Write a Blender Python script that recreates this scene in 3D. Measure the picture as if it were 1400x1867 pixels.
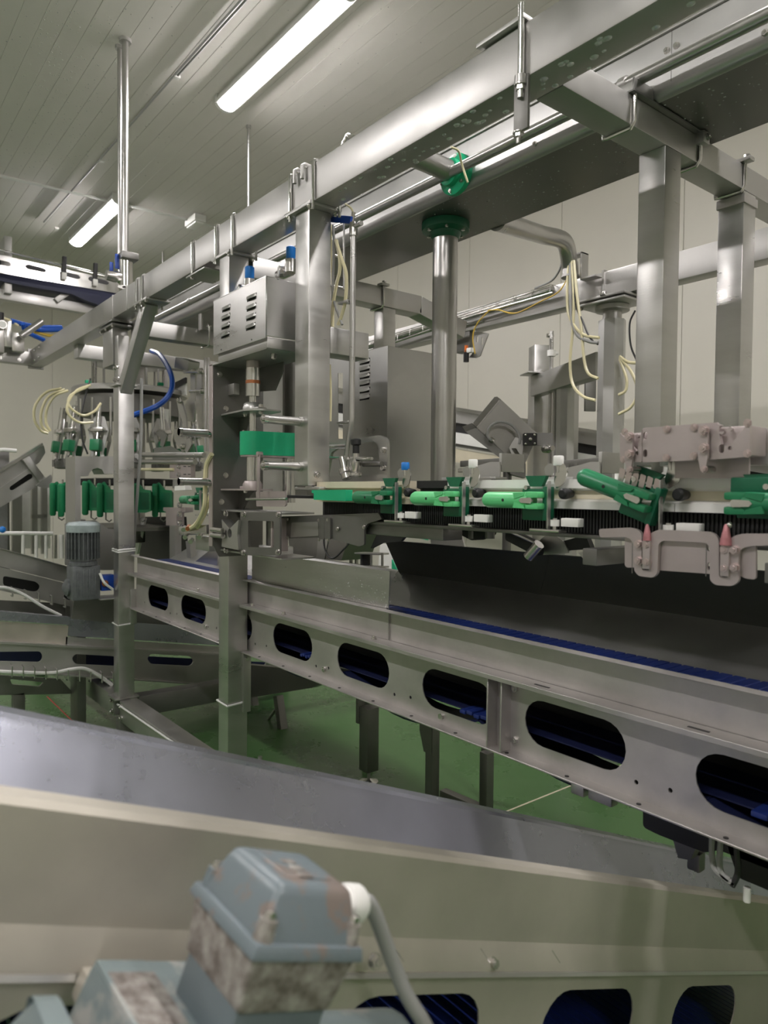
import bpy, bmesh, math, random
from mathutils import Vector, Matrix
random.seed(7)
for o in list(bpy.data.objects): bpy.data.objects.remove(o)
SC = bpy.context.scene
COL = SC.collection
V = Vector

# ------------------------------------------------------------------ camera
F_PX, CX, CY = 1295.0, 700.0, 933.5
YAW, PITCH, ROLL = math.radians(38.31), math.radians(1.6), math.radians(0.5)
CAM = V((0.0, 0.0, 1.65))
_fw = V((-math.cos(YAW), math.sin(YAW), 0)); _rt = V((math.sin(YAW), math.cos(YAW), 0)); _up = V((0, 0, 1))
C_F = _fw*math.cos(PITCH) - _up*math.sin(PITCH)
_u = _up*math.cos(PITCH) + _fw*math.sin(PITCH)
C_R = _rt*math.cos(ROLL) + _u*math.sin(ROLL)
C_U = _u*math.cos(ROLL) - _rt*math.sin(ROLL)
cam = bpy.data.cameras.new('camera'); camo = bpy.data.objects.new('camera', cam); COL.objects.link(camo)
mw = Matrix.Identity(4)
for i, a in enumerate((C_R, C_U, -C_F)):
    for j in range(3): mw[j][i] = a[j]
mw.translation = CAM
camo.matrix_world = mw
cam.sensor_fit = 'VERTICAL'; cam.sensor_height = 36.0; cam.sensor_width = 27.0
cam.lens = F_PX/1867.0*36.0
cam.clip_start = 0.02; cam.clip_end = 100
cam.dof.use_dof = True; cam.dof.focus_distance = 2.6; cam.dof.aperture_fstop = 4.0
SC.camera = camo

# ------------------------------------------------------------------ world, exposure
w = bpy.data.worlds.new('world'); SC.world = w; w.use_nodes = True
w.node_tree.nodes['Background'].inputs[0].default_value = (0.8, 0.8, 0.78, 1)
w.node_tree.nodes['Background'].inputs[1].default_value = 0.05
SC.view_settings.view_transform = 'Standard'; SC.view_settings.look = 'None'
SC.view_settings.exposure = 0.0; SC.view_settings.gamma = 1.0
SC.view_settings.use_curve_mapping = False
LAMP_STRENGTH = 110.0

# ------------------------------------------------------------------ measuring: a sight line of the photograph met with a real plane
def at(x, y, X=None, Y=None, Z=None):
    d = C_F + C_R*((x-CX)/F_PX) - C_U*((y-CY)/F_PX)
    if X is not None: t = (X-CAM.x)/d.x
    elif Y is not None: t = (Y-CAM.y)/d.y
    else: t = (Z-CAM.z)/d.z
    return CAM + d*t

# ------------------------------------------------------------------ materials
MATS = {}
def mat(name, col, metal=0.0, rough=0.5, var=0.0, vscale=4.0, stretch=(1, 1, 1), col2=None, bump=0.0, bscale=60.0, rvar=0.0,
        emit=0.0, spec=0.5, trans=0.0, coat=0.0, sharp=False, thr=(0.42, 0.62)):
    m = bpy.data.materials.new(name); m.use_nodes = True
    nt = m.node_tree; N = nt.nodes; L = nt.links
    b = N['Principled BSDF']
    b.inputs['Base Color'].default_value = (*col, 1); b.inputs['Metallic'].default_value = metal
    b.inputs['Roughness'].default_value = rough
    b.inputs['Specular IOR Level'].default_value = spec
    if trans: b.inputs['Transmission Weight'].default_value = trans
    if coat: b.inputs['Coat Weight'].default_value = coat; b.inputs['Coat Roughness'].default_value = 0.15
    if emit:
        b.inputs['Emission Color'].default_value = (*col, 1); b.inputs['Emission Strength'].default_value = emit
    if var or col2 or bump or rvar:
        tc = N.new('ShaderNodeTexCoord'); mp = N.new('ShaderNodeMapping'); mp.inputs['Scale'].default_value = stretch
        L.new(tc.outputs['Object'], mp.inputs['Vector'])
        n1 = N.new('ShaderNodeTexNoise'); n1.inputs['Scale'].default_value = vscale; n1.inputs['Detail'].default_value = 6.0
        n1.inputs['Roughness'].default_value = 0.62
        L.new(mp.outputs['Vector'], n1.inputs['Vector'])
        if var or col2:
            r = N.new('ShaderNodeValToRGB'); r.color_ramp.elements[0].position = thr[0]-(0 if sharp else .12); r.color_ramp.elements[1].position = thr[1]+(0 if sharp else .12)
            if sharp: r.color_ramp.elements[0].position = thr[0]; r.color_ramp.elements[1].position = thr[1]
            c2 = col2 if col2 else tuple(min(1, c*(1+var)) for c in col)
            c1 = col if col2 else tuple(c*(1-var) for c in col)
            r.color_ramp.elements[0].color = (*c1, 1); r.color_ramp.elements[1].color = (*c2, 1)
            L.new(n1.outputs['Fac'], r.inputs['Fac']); L.new(r.outputs['Color'], b.inputs['Base Color'])
        if rvar:
            mr = N.new('ShaderNodeMapRange'); mr.inputs['From Min'].default_value = 0.3; mr.inputs['From Max'].default_value = 0.7
            mr.inputs['To Min'].default_value = max(0.02, rough-rvar); mr.inputs['To Max'].default_value = min(1, rough+rvar)
            L.new(n1.outputs['Fac'], mr.inputs['Value']); L.new(mr.outputs['Result'], b.inputs['Roughness'])
        if bump:
            n2 = N.new('ShaderNodeTexNoise'); n2.inputs['Scale'].default_value = bscale; n2.inputs['Detail'].default_value = 3.0
            L.new(mp.outputs['Vector'], n2.inputs['Vector'])
            bp = N.new('ShaderNodeBump'); bp.inputs['Strength'].default_value = bump; bp.inputs['Distance'].default_value = 0.004
            L.new(n2.outputs['Fac'], bp.inputs['Height']); L.new(bp.outputs['Normal'], b.inputs['Normal'])
    MATS[name] = m
    return m
mat('steel', (0.50, 0.49, 0.475), 0.88, 0.40, var=0.10, vscale=3.0, rvar=0.10, bump=0.06, bscale=220, stretch=(1, 1, 1))
mat('steel_brushed', (0.56, 0.55, 0.535), 0.90, 0.34, var=0.10, vscale=5.0, rvar=0.09, stretch=(0.35, 0.35, 2.2), bump=0.05, bscale=160)
mat('steel_sheet', (0.52, 0.515, 0.505), 0.88, 0.36, var=0.12, vscale=2.2, rvar=0.12, stretch=(1, 1, 1.6))
mat('steel_worn', (0.50, 0.475, 0.46), 0.72, 0.44, var=0.16, vscale=6.0, rvar=0.10, bump=0.10, bscale=45)
mat('steel_dirty', (0.50, 0.465, 0.40), 0.40, 0.42, var=0.15, vscale=3.5, rvar=0.12, bump=0.05, bscale=60)
mat('steel_polished', (0.66, 0.65, 0.63), 0.96, 0.19, var=0.05, vscale=9.0, rvar=0.06)
mat('steel_pipe', (0.50, 0.49, 0.475), 0.92, 0.30, var=0.05, vscale=6.0, rvar=0.03)
mat('steel_mid', (0.30, 0.29, 0.27), 0.7, 0.38, var=0.10, vscale=4.0, rvar=0.05)
mat('steel_wet_shaded', (0.20, 0.195, 0.185), 0.8, 0.34, var=0.12, vscale=5.0, rvar=0.08)  # wet duct underside; the dark floor reflection is put into the base colour
mat('hopper', (0.050, 0.055, 0.047), 0.5, 0.38, var=0.08, vscale=4.0)  # near-black tone carries the dark reflection on the overhanging plates
mat('motor_grey', (0.13, 0.14, 0.145), 0.2, 0.5, var=0.25, vscale=25, bump=.2, bscale=80)
mat('motor_cap', (0.34, 0.40, 0.41), 0.0, 0.45, var=0.2, vscale=25)
mat('steel_dark', (0.22, 0.215, 0.205), 0.75, 0.42, var=0.12, vscale=4.0, rvar=0.08)
mat('steel_pink', (0.50, 0.435, 0.43), 0.62, 0.45, var=0.10, vscale=7.0, rvar=0.08, bump=0.05, bscale=120)
mat('steel_blue', (0.42, 0.43, 0.50), 0.80, 0.30, var=0.10, vscale=3.0, rvar=0.10)
mat('bolt', (0.62, 0.60, 0.58), 0.95, 0.25, var=0.08, vscale=40)
mat('bolt_pink', (0.60, 0.50, 0.49), 0.8, 0.32, var=0.08, vscale=40)
mat('black', (0.012, 0.012, 0.013), 0.0, 0.45)
mat('black_rubber', (0.018, 0.018, 0.018), 0.0, 0.55, bump=0.1)
mat('white_plastic', (0.86, 0.85, 0.82), 0.0, 0.42, var=0.05, vscale=9)
mat('cream_plastic', (0.70, 0.63, 0.48), 0.0, 0.45, var=0.05, vscale=9)
mat('green_dark', (0.010, 0.125, 0.062), 0.0, 0.36, var=0.18, vscale=14)
mat('green_mid', (0.018, 0.20, 0.085), 0.0, 0.33, var=0.14, vscale=12)
mat('green_mint', (0.13, 0.62, 0.24), 0.0, 0.36, var=0.08, vscale=14)
mat('green_guard', (0.010, 0.42, 0.20), 0.0, 0.40, var=0.08, vscale=14)
mat('blue_belt', (0.012, 0.028, 0.16), 0.0, 0.42, var=0.2, vscale=30)
mat('navy', (0.008, 0.012, 0.05), 0.0, 0.5)
mat('blue_plastic', (0.012, 0.19, 0.62), 0.0, 0.35)
mat('blue_valve', (0.015, 0.07, 0.42), 0.0, 0.35)
mat('blue_hose', (0.01, 0.08, 0.42), 0.0, 0.32)
mat('cream_hose', (0.72, 0.66, 0.42), 0.0, 0.30)
mat('white_hose', (0.72, 0.72, 0.70), 0.0, 0.32)
mat('grey_hose', (0.32, 0.32, 0.31), 0.0, 0.4)
mat('black_hose', (0.03, 0.03, 0.032), 0.0, 0.4)
mat('yellow_hose', (0.62, 0.42, 0.05), 0.0, 0.4)
mat('orange', (0.72, 0.16, 0.02), 0.0, 0.4)
mat('red', (0.45, 0.02, 0.015), 0.0, 0.4)
mat('red_stain', (0.48, 0.20, 0.22), 0.35, 0.4, var=0.2, vscale=40)
mat('copper', (0.42, 0.16, 0.07), 0.7, 0.4)
mat('motor_paint', (0.21, 0.26, 0.265), 0.0, 0.42, col2=(0.40, 0.40, 0.38), vscale=9, sharp=True, thr=(0.53, 0.60), rvar=0.12, bump=0.25, bscale=30)
mat('motor_clean', (0.13, 0.16, 0.175), 0.0, 0.40, var=0.12, vscale=9, rvar=0.1)
mat('motor_scaled', (0.15, 0.125, 0.11), 0.1, 0.55, col2=(0.56, 0.54, 0.50), vscale=48, thr=(0.50, 0.70), bump=0.5, bscale=60)
mat('motor_lid', (0.165, 0.20, 0.22), 0.0, 0.36, col2=(0.22, 0.18, 0.16), vscale=16, sharp=True, thr=(0.53, 0.59), rvar=0.1, bump=0.2, bscale=40)
mat('lamp_on', (1.0, 0.955, 0.95), emit=LAMP_STRENGTH)
mat('lamp_body', (0.70, 0.70, 0.67), 0.0, 0.4)
mat('ceiling_panel', (0.68, 0.655, 0.615), 0.0, 0.62, var=0.04, vscale=2.0, rvar=0.05, spec=0.2)
mat('wall_panel', (0.61, 0.585, 0.515), 0.0, 0.42, var=0.03, vscale=1.2)
mat('epoxy_green', (0.058, 0.140, 0.042), 0.0, 0.30, col2=(0.090, 0.182, 0.068), vscale=2.5, rvar=0.12, bump=0.015, bscale=25, thr=(0.45, 0.75))
mat('droplet', (0.62, 0.62, 0.62), 0.35, 0.10, spec=0.9)
mat('gauge_face', (0.75, 0.75, 0.72), 0.0, 0.3)
mat('perforated', (0.30, 0.30, 0.30), 0.7, 0.45, var=0.1, vscale=40)

# ------------------------------------------------------------------ objects
def props(o, label=None, cat=None, group=None, kind=None):
    if label: o['label'] = label
    if cat: o['category'] = cat
    if group: o['group'] = group
    if kind: o['kind'] = kind
    return o
def thing(name, label, cat, loc=(0, 0, 0), group=None, kind=None):
    o = bpy.data.objects.new(name, None); COL.objects.link(o); o.location = loc
    o.empty_display_size = 0.05
    return props(o, label, cat, group, kind)
def basis(d):
    d = V(d).normalized()
    a = V((0, 0, 1)) if abs(d.z) < 0.9 else V((1, 0, 0))
    x = a.cross(d).normalized(); y = d.cross(x)
    return x, y, d
def obround(cx, cy, w, h, n=8):
    r = min(w, h)/2; pts = []
    if w >= h:
        for i in range(n+1):
            a = -math.pi/2 + math.pi*i/n; pts.append((cx+w/2-r+r*math.cos(a), cy+r*math.sin(a)))
        for i in range(n+1):
            a = math.pi/2 + math.pi*i/n; pts.append((cx-w/2+r+r*math.cos(a), cy+r*math.sin(a)))
    else:
        for i in range(n+1):
            a = math.pi*i/n; pts.append((cx+r*math.cos(a), cy+h/2-r+r*math.sin(a)))
        for i in range(n+1):
            a = math.pi + math.pi*i/n; pts.append((cx+r*math.cos(a), cy-h/2+r+r*math.sin(a)))
    return pts
def rrect(x0, x1, y0, y1, r, n=4):
    pts = []
    for cx, cy, a0 in ((x1-r, y0+r, -90), (x1-r, y1-r, 0), (x0+r, y1-r, 90), (x0+r, y0+r, 180)):
        for i in range(n+1):
            a = math.radians(a0+90*i/n); pts.append((cx+r*math.cos(a), cy+r*math.sin(a)))
    return pts
def circ(cx, cy, r, n=12):
    return [(cx+r*math.cos(2*math.pi*i/n), cy+r*math.sin(2*math.pi*i/n)) for i in range(n)]
def round_poly(pts, r, n=4):
    """round the corners of a 2D polygon; r a number or list"""
    out = []; m = len(pts)
    for i in range(m):
        p0, p1, p2 = V(pts[i-1]), V(pts[i]), V(pts[(i+1) % m])
        rr = r[i] if isinstance(r, (list, tuple)) else r
        a = (p0-p1); b = (p2-p1); la, lb = a.length, b.length
        rr = min(rr, la*0.49, lb*0.49)
        if rr < 1e-6: out.append(tuple(p1)); continue
        s, e = p1+a/la*rr, p1+b/lb*rr
        for k in range(n+1):
            t = k/n; q = s*(1-t)**2 + p1*2*t*(1-t) + e*t*t; out.append(tuple(q))
    return out
def spline(pts, per=8):
    pts = [V(p) for p in pts]; out = []
    P = [pts[0]*2-pts[1]] + pts + [pts[-1]*2-pts[-2]]
    for i in range(1, len(P)-2):
        p0, p1, p2, p3 = P[i-1:i+3]
        for k in range(per):
            t = k/per
            out.append(0.5*((2*p1)+(p2-p0)*t+(2*p0-5*p1+4*p2-p3)*t*t+(3*p1-p0-3*p2+p3)*t**3))
    out.append(pts[-1]); return out
class MB:
    def __init__(s): s.bm = bmesh.new(); s.flat = s.bm.faces.layers.int.new('flat')
    def box(s, x0, x1, y0, y1, z0, z1, bev=0.0, seg=2, M=None):
        tmp = bmesh.new()
        bmesh.ops.create_cube(tmp, size=1.0)
        for v in tmp.verts:
            v.co = V((x0+(v.co.x+.5)*(x1-x0), y0+(v.co.y+.5)*(y1-y0), z0+(v.co.z+.5)*(z1-z0)))
        if bev: bmesh.ops.bevel(tmp, geom=list(tmp.edges), offset=bev, segments=seg, profile=0.6, affect='EDGES')
        return s._merge(tmp, M, True)
    def _merge(s, tmp, M=None, flat=False):
        if M is not None: bmesh.ops.transform(tmp, matrix=M, verts=tmp.verts)
        mp = {}
        for v in tmp.verts: mp[v] = s.bm.verts.new(v.co)
        for f in tmp.faces:
            try: g = s.bm.faces.new([mp[v] for v in f.verts]); g[s.flat] = 1 if flat else 0
            except ValueError: pass
        tmp.free(); return s
    def bar(s, p0, p1, w, h, up=(0, 0, 1), bev=0.0):
        """rectangular bar from p0 to p1 (axis through its centre); w across, h along up"""
        p0, p1 = V(p0), V(p1); d = (p1-p0); L = d.length; d.normalize()
        x = d.cross(V(up)).normalized(); z = x.cross(d)
        M = Matrix.Identity(4)
        for i, a in enumerate((x, d, z)):
            for j in range(3): M[j][i] = a[j]
        M.translation = p0
        return s.box(-w/2, w/2, 0, L, -h/2, h/2, bev, 2, M)
    def cyl(s, p0, p1, r, r2=None, n=16, caps=True):
        p0, p1 = V(p0), V(p1); x, y, d = basis(p1-p0); r2 = r if r2 is None else r2
        a, b = [], []
        for i in range(n):
            t = 2*math.pi*i/n; e = x*math.cos(t)+y*math.sin(t)
            a.append(s.bm.verts.new(p0+e*r)); b.append(s.bm.verts.new(p1+e*r2))
        for i in range(n): s.bm.faces.new((a[i], a[(i+1) % n], b[(i+1) % n], b[i]))
        if caps: s.bm.faces.new(a[::-1]); s.bm.faces.new(b)
        return s
    def lathe(s, p0, d, prof, n=16):
        """prof: list of (radius, distance along d)"""
        p0 = V(p0); x, y, d = basis(d); rings = []
        for r, h in prof:
            if r < 1e-6: rings.append([s.bm.verts.new(p0+d*h)])
            else: rings.append([s.bm.verts.new(p0+d*h+(x*math.cos(2*math.pi*i/n)+y*math.sin(2*math.pi*i/n))*r) for i in range(n)])
        for A, B in zip(rings, rings[1:]):
            for i in range(n):
                j = (i+1) % n
                if len(A) == 1 and len(B) == 1: continue
                if len(A) == 1: s.bm.faces.new((A[0], B[j], B[i]))
                elif len(B) == 1: s.bm.faces.new((A[i], A[j], B[0]))
                else: s.bm.faces.new((A[i], A[j], B[j], B[i]))
        if len(rings[0]) > 1: s.bm.faces.new(rings[0][::-1])
        if len(rings[-1]) > 1: s.bm.faces.new(rings[-1])
        return s
    def tube(s, pts, r, n=8, closed=False):
        pts = [V(p) for p in pts]; rings = []; m = len(pts)
        px = None
        for i, p in enumerate(pts):
            if closed: d = pts[(i+1) % m]-pts[i-1]
            else: d = pts[min(i+1, m-1)]-pts[max(i-1, 0)]
            d.normalize()
            if px is None: px, _, _ = basis(d)
            x = (px-d*px.dot(d))
            if x.length < 1e-5: x, _, _ = basis(d)
            x.normalize(); y = d.cross(x); px = x
            rings.append([s.bm.verts.new(p+(x*math.cos(2*math.pi*k/n)+y*math.sin(2*math.pi*k/n))*r) for k in range(n)])
        rng = range(m) if closed else range(m-1)
        for i in rng:
            A, B = rings[i], rings[(i+1) % m]
            for k in range(n): s.bm.faces.new((A[k], A[(k+1) % n], B[(k+1) % n], B[k]))
        if not closed: s.bm.faces.new(rings[0][::-1]); s.bm.faces.new(rings[-1])
        return s
    def plate(s, outer, holes, o, ux, uy, th):
        """flat plate with holes: 2D outlines laid at o with axes ux, uy, and given thickness along ux x uy"""
        o, ux, uy = V(o), V(ux), V(uy); nrm = ux.cross(uy).normalized()
        tmp = bmesh.new(); edges = []
        for lp in [outer]+list(holes):
            vs = [tmp.verts.new(o+ux*p[0]+uy*p[1]) for p in lp]
            edges += [tmp.edges.new((vs[i], vs[(i+1) % len(vs)])) for i in range(len(vs))]
        if holes: bmesh.ops.triangle_fill(tmp, use_beauty=True, use_dissolve=False, edges=edges, normal=nrm)
        else: tmp.faces.new(list(tmp.verts))
        ex = bmesh.ops.extrude_face_region(tmp, geom=list(tmp.faces))
        bmesh.ops.translate(tmp, vec=nrm*th, verts=[v for v in ex['geom'] if isinstance(v, bmesh.types.BMVert)])
        bmesh.ops.recalc_face_normals(tmp, faces=tmp.faces)
        return s._merge(tmp, None, True)
    def sheet(s, pts, th):
        """thin bent sheet: quad strips. pts = list of (pA, pB) rows; thickness th along normals"""
        rows = [(V(a), V(b)) for a, b in pts]; n = len(rows); nr = []
        for i in range(n):
            t = rows[min(i+1, n-1)][0]-rows[max(i-1, 0)][0]; c = rows[i][1]-rows[i][0]
            nr.append(t.cross(c).normalized())
        top = [[s.bm.verts.new(p) for p in r] for r in rows]
        bot = [[s.bm.verts.new(p+nr[i]*th) for p in r] for i, r in enumerate(rows)]
        f = s.bm.faces.new
        for i in range(n-1):
            f((top[i][0], top[i][1], top[i+1][1], top[i+1][0])); f((bot[i][0], bot[i+1][0], bot[i+1][1], bot[i][1]))
            f((top[i][0], top[i+1][0], bot[i+1][0], bot[i][0])); f((top[i][1], bot[i][1], bot[i+1][1], top[i+1][1]))
        f((top[0][0], bot[0][0], bot[0][1], top[0][1])); f((top[-1][0], top[-1][1], bot[-1][1], bot[-1][0]))
        return s
    def sphere(s, c, r, sc=(1, 1, 1), n=10, half=False):
        prof = []
        k = n//2
        for i in range(k+1):
            a = math.pi*i/k
            if half and a > math.pi/2+.01: break
            prof.append((r*math.sin(a), r*math.cos(a)))
        tmp = MB(); tmp.lathe((0, 0, 0), (0, 0, 1), prof[::-1], n)
        M = Matrix.Translation(V(c)) @ Matrix.Diagonal((*sc, 1))
        return s._merge(tmp.bm, M)
    def xf(s, M): bmesh.ops.transform(s.bm, matrix=M, verts=s.bm.verts); return s
    def mesh(s, name, m, smooth=True, angle=38):
        bm = s.bm
        bmesh.ops.recalc_face_normals(bm, faces=bm.faces)
        for f in bm.faces: f.smooth = smooth and not f[s.flat]
        bm.faces.layers.int.remove(s.flat)
        me = bpy.data.meshes.new(name); bm.to_mesh(me); bm.free()
        me.materials.append(MATS[m] if isinstance(m, str) else m)
        if smooth:
            me.set_sharp_from_angle(angle=math.radians(angle))
        return me
    def build(s, name, m, parent=None, label=None, cat=None, group=None, kind=None, smooth=True, angle=38):
        if parent is None:
            zs = min(v.co.z for v in s.bm.verts); cx = sum(v.co.x for v in s.bm.verts)/len(s.bm.verts); cy = sum(v.co.y for v in s.bm.verts)/len(s.bm.verts)
            o0 = V((cx, cy, zs)); bmesh.ops.translate(s.bm, vec=-o0, verts=s.bm.verts)
        me = s.mesh(name, m, smooth, angle)
        o = bpy.data.objects.new(name, me); COL.objects.link(o)
        if parent is None: o.location = o0
        else: attach(o, parent)
        return props(o, label, cat, group, kind)
def attach(o, parent, pos=None):
    """parent o; vertex coordinates (or pos) are world coordinates"""
    o.parent = parent
    off = V((0, 0, 0)); p = parent
    while p is not None: off += p.location; p = p.parent
    o.location = (V(pos) if pos is not None else V((0, 0, 0)))-off
    return o
_bm = {}
def bolt(parent, pos, d, r=0.009, m='bolt', name='bolt', h=None):
    """hexagon bolt head with washer; shared mesh"""
    k = (round(r, 4), m, h)
    if k not in _bm:
        hh = h or r*0.9
        b = MB(); b.cyl((0, 0, 0), (0, 0, r*.22), r*1.25, n=14); b.cyl((0, 0, r*.22), (0, 0, r*.22+hh), r, n=6)
        b.cyl((0, 0, r*.22+hh), (0, 0, r*.4+hh), r*.55, r*.5, n=8)
        _bm[k] = b.mesh('bolt', m)
    o = bpy.data.objects.new(name, _bm[k]); COL.objects.link(o)
    o.rotation_euler = V(d).to_track_quat('Z', 'Y').to_euler()
    attach(o, parent, pos); return o
def copy_tree(o, parent=None):
    c = o.copy(); COL.objects.link(c); c.parent = parent
    for ch in list(o.children): copy_tree(ch, c)
    return c
def ubolt(parent, x, y0, y1, z0, z1, r=0.006, axis='Y', name='u_bolt'):
    """inverted U rod over a tube: legs at y0 and y1, from z0 up to z1"""
    k = 0.014; s = 1 if y1 > y0 else -1
    def P(a, z): return V((x, a, z)) if axis == 'Y' else V((a, x, z))
    pts = [P(y0, z0), P(y0, z1-k), P(y0+.3*k*s, z1-.3*k), P(y0+k*s, z1), P(y1-k*s, z1), P(y1-.3*k*s, z1-.3*k), P(y1, z1-k), P(y1, z0)]
    return MB().tube(pts, r, 8).build(name, 'steel_polished', parent)
def hose(pts, r, m, name, label, group=None, parent=None, cat='hose', per=8, n=7):
    b = MB().tube(spline(pts, per), r, n)
    if parent is not None: return b.build(name, m, parent)
    return b.build(name, m, None, label, cat, group)

def ip(pts, Y=None, X=None, Z=None, crop=None):
    """outline traced on the photograph, carried to a real plane; returns 2D points in that plane"""
    out = []
    for x, y in pts:
        if crop: x, y = crop[0]+x/crop[2], crop[1]+y/crop[2]
        q = at(x, y, X, Y, Z)
        out.append((q.x, q.z) if Y is not None else ((q.y, q.z) if X is not None else (q.x, q.y)))
    return out
def flatY(mb, outer, holes, Y, th): return mb.plate(outer, holes, (0, Y, 0), (1, 0, 0), (0, 0, 1), th)      # grows towards -Y
def flatX(mb, outer, holes, X, th): return mb.plate(outer, holes, (X, 0, 0), (0, 1, 0), (0, 0, 1), th)      # grows towards +X
def flatZ(mb, outer, holes, Z, th): return mb.plate(outer, holes, (0, 0, Z), (1, 0, 0), (0, 1, 0), th)      # grows up
def cpt(x, y, crop, **k): return at(crop[0]+x/crop[2], crop[1]+y/crop[2], **k)
# ================================================================== THE ROOM
RX0, RX1, RY0, RY1, RH = -11.0, 5.0, -4.6, 5.2, 4.40
MB().box(RX0-.2, RX1+.2, RY0-.2, RY1+.2, -.12, 0).build('floor', 'epoxy_green', None, kind='structure')
b = MB().box(RX0-.2, RX1+.2, RY0-.2, RY1+.2, RH+.012, RH+.15)
ceil = b.build('ceiling', 'ceiling_panel', None, kind='structure')
pw = 0.115
n = int((RY1-RY0)/pw)
b = MB().box(RX0, RX1, 0.0004, pw-.0004, 0, .014, .0016, 1)
me = b.mesh('ceiling_strip', 'ceiling_panel')
for i in range(n):
    o = bpy.data.objects.new('ceiling_strip', me); COL.objects.link(o); attach(o, ceil, (0, RY0+i*pw, RH))
wl = MB().box(RX0-.15, RX0, RY0, RY1, 0, RH).build('wall_left', 'wall_panel', None, kind='structure')
wf = MB().box(RX0, RX1, RY1, RY1+.15, 0, RH).build('wall_back', 'wall_panel', None, kind='structure')
MB().box(RX1, RX1+.15, RY0, RY1, 0, RH).build('wall_right', 'wall_panel', None, kind='structure')
MB().box(RX0, RX1, RY0-.15, RY0, 0, RH).build('wall_front', 'wall_panel', None, kind='structure')
me = MB().box(0.002, 1.148, -.012, 0, 0.02, RH-.02, .0015, 1).mesh('panel', 'wall_panel')
for i in range(13):
    o = bpy.data.objects.new('panel', me); COL.objects.link(o); attach(o, wf, (RX0+.05+i*1.15, RY1, 0))
me = MB().box(0, .012, 0.002, 1.148, 0.02, RH-.02, .0015, 1).mesh('panel', 'wall_panel')
for i in range(8):
    o = bpy.data.objects.new('panel', me); COL.objects.link(o); attach(o, wl, (RX0, RY0+.3+i*1.15, 0))
# floor joint, painted gutter edges
MB().box(-2.458, -2.448, 2.35, RY1, 0.0, 0.0015).build('trim_1', 'cream_plastic', None, kind='structure')

# ---- ceiling lamps: a row over the line, a row on the camera's side
def lamp(name, label, x, y, L=1.5):
    t = thing(name, label, 'lamp', (x, y, RH-.10), 'ceiling tube lamps')
    b = MB(); pr = [(-.06, .099), (.06, .099), (.076, .036), (.067, .036), (.067, .05), (-.067, .05), (-.067, .036), (-.076, .036)]
    b.plate([(p[0], p[1]) for p in pr], [], (x-L/2, y, RH-.10), (0, 1, 0), (0, 0, 1), L)
    b.build('housing', 'lamp_body', t)
    pr = [(.064*math.cos(math.pi+math.pi*i/10), .046+.036*math.sin(math.pi+math.pi*i/10)) for i in range(11)]
    MB().plate(pr, [], (x-L/2+.03, y, RH-.10), (0, 1, 0), (0, 0, 1), L-.06).build('diffuser', 'lamp_on', t)
    for e in (-1, 1):
        pr = [(.072, .098)]+[(.072*math.cos(-math.pi*i/10), .050+.050*math.sin(-math.pi*i/10)) for i in range(11)]+[(-.072, .098)]
        x0 = x-L/2 if e < 0 else x+L/2-.032
        MB().plate(pr, [], (x0, y, RH-.10), (0, 1, 0), (0, 0, 1), .032).build('end_cap', 'lamp_body', t)
    return t
lamp('ceiling_lamp', 'long bright tube lamp on ceiling, nearer of the two lit lamps', -3.93, 2.24)
lamp('ceiling_lamp', 'smaller looking far tube lamp on ceiling left of the hanging poles', -7.52, 2.20)
k = 0
for y in (-1.3,):
    for x in (-7.45, -4.02, -.6, 2.8):
        lamp('ceiling_lamp', 'tube lamp on ceiling behind the viewer, '+('farthest down the left', 'second from the left', 'third from the left', 'last on the right')[k], x, y); k += 1
for x in (-.6, 2.8): lamp('ceiling_lamp', 'tube lamp on ceiling above the duct, '+('just out of view to the right' if x < 0 else 'far right over the line'), x, 2.24)
# ================================================================== OVERHEAD FRAME
AY0, AY1, AZ0, AZ1 = 1.45, 1.555, 2.735, 2.878
t = thing('overhead_beam', 'long square steel overhead beam in front of the cable duct, crossing from upper right to left', 'beam', (-3.1, 1.5, AZ0))
MB().box(-6.92, .7, AY0, AY1, AZ0, AZ1, .006).build('tube', 'steel', t)
for x in (-4.172, -4.082, -3.373, -3.104, -2.935, -2.435, -2.268):
    ubolt(t, x, AY0-.008, AY1+.008, AZ0-.035, AZ1+.008)
for x in (-2.39, -2.335):                                  # two short hooks over the top edge
    MB().tube([(x, 1.53, AZ1+.006), (x, AY0-.002, AZ1+.012), (x, AY0-.014, AZ1+.004), (x, AY0-.014, AZ1-.045)], .008, 8).build('hook', 'steel', t)
for x in (-4.62, -4.35):                                   # joint sleeves
    MB().box(x-.006, x+.006, AY0-.003, AY1+.003, AZ0-.003, AZ1+.003, .002).build('joint', 'steel', t)
MB().box(-6.94, -6.92, AY0-.012, AY1+.012, AZ0-.015, AZ1+.015, .003).build('end_plate', 'steel', t)
for dx, dz in ((-.25, .03), (-.25, .11), (-.42, .03), (-.42, .11)): bolt(t, (-6.3+dx, AY0, AZ0+dz), (0, -1, 0), .010)
MB().box(-3.42, -3.20, AY0-.02, AY1+.02, AZ0-.03, AZ0-.022, .002).build('clamp_plate', 'steel', t)
bolt(t, (-3.373, AY0-.008, AZ0-.03), (0, 0, -1), .009)
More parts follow.
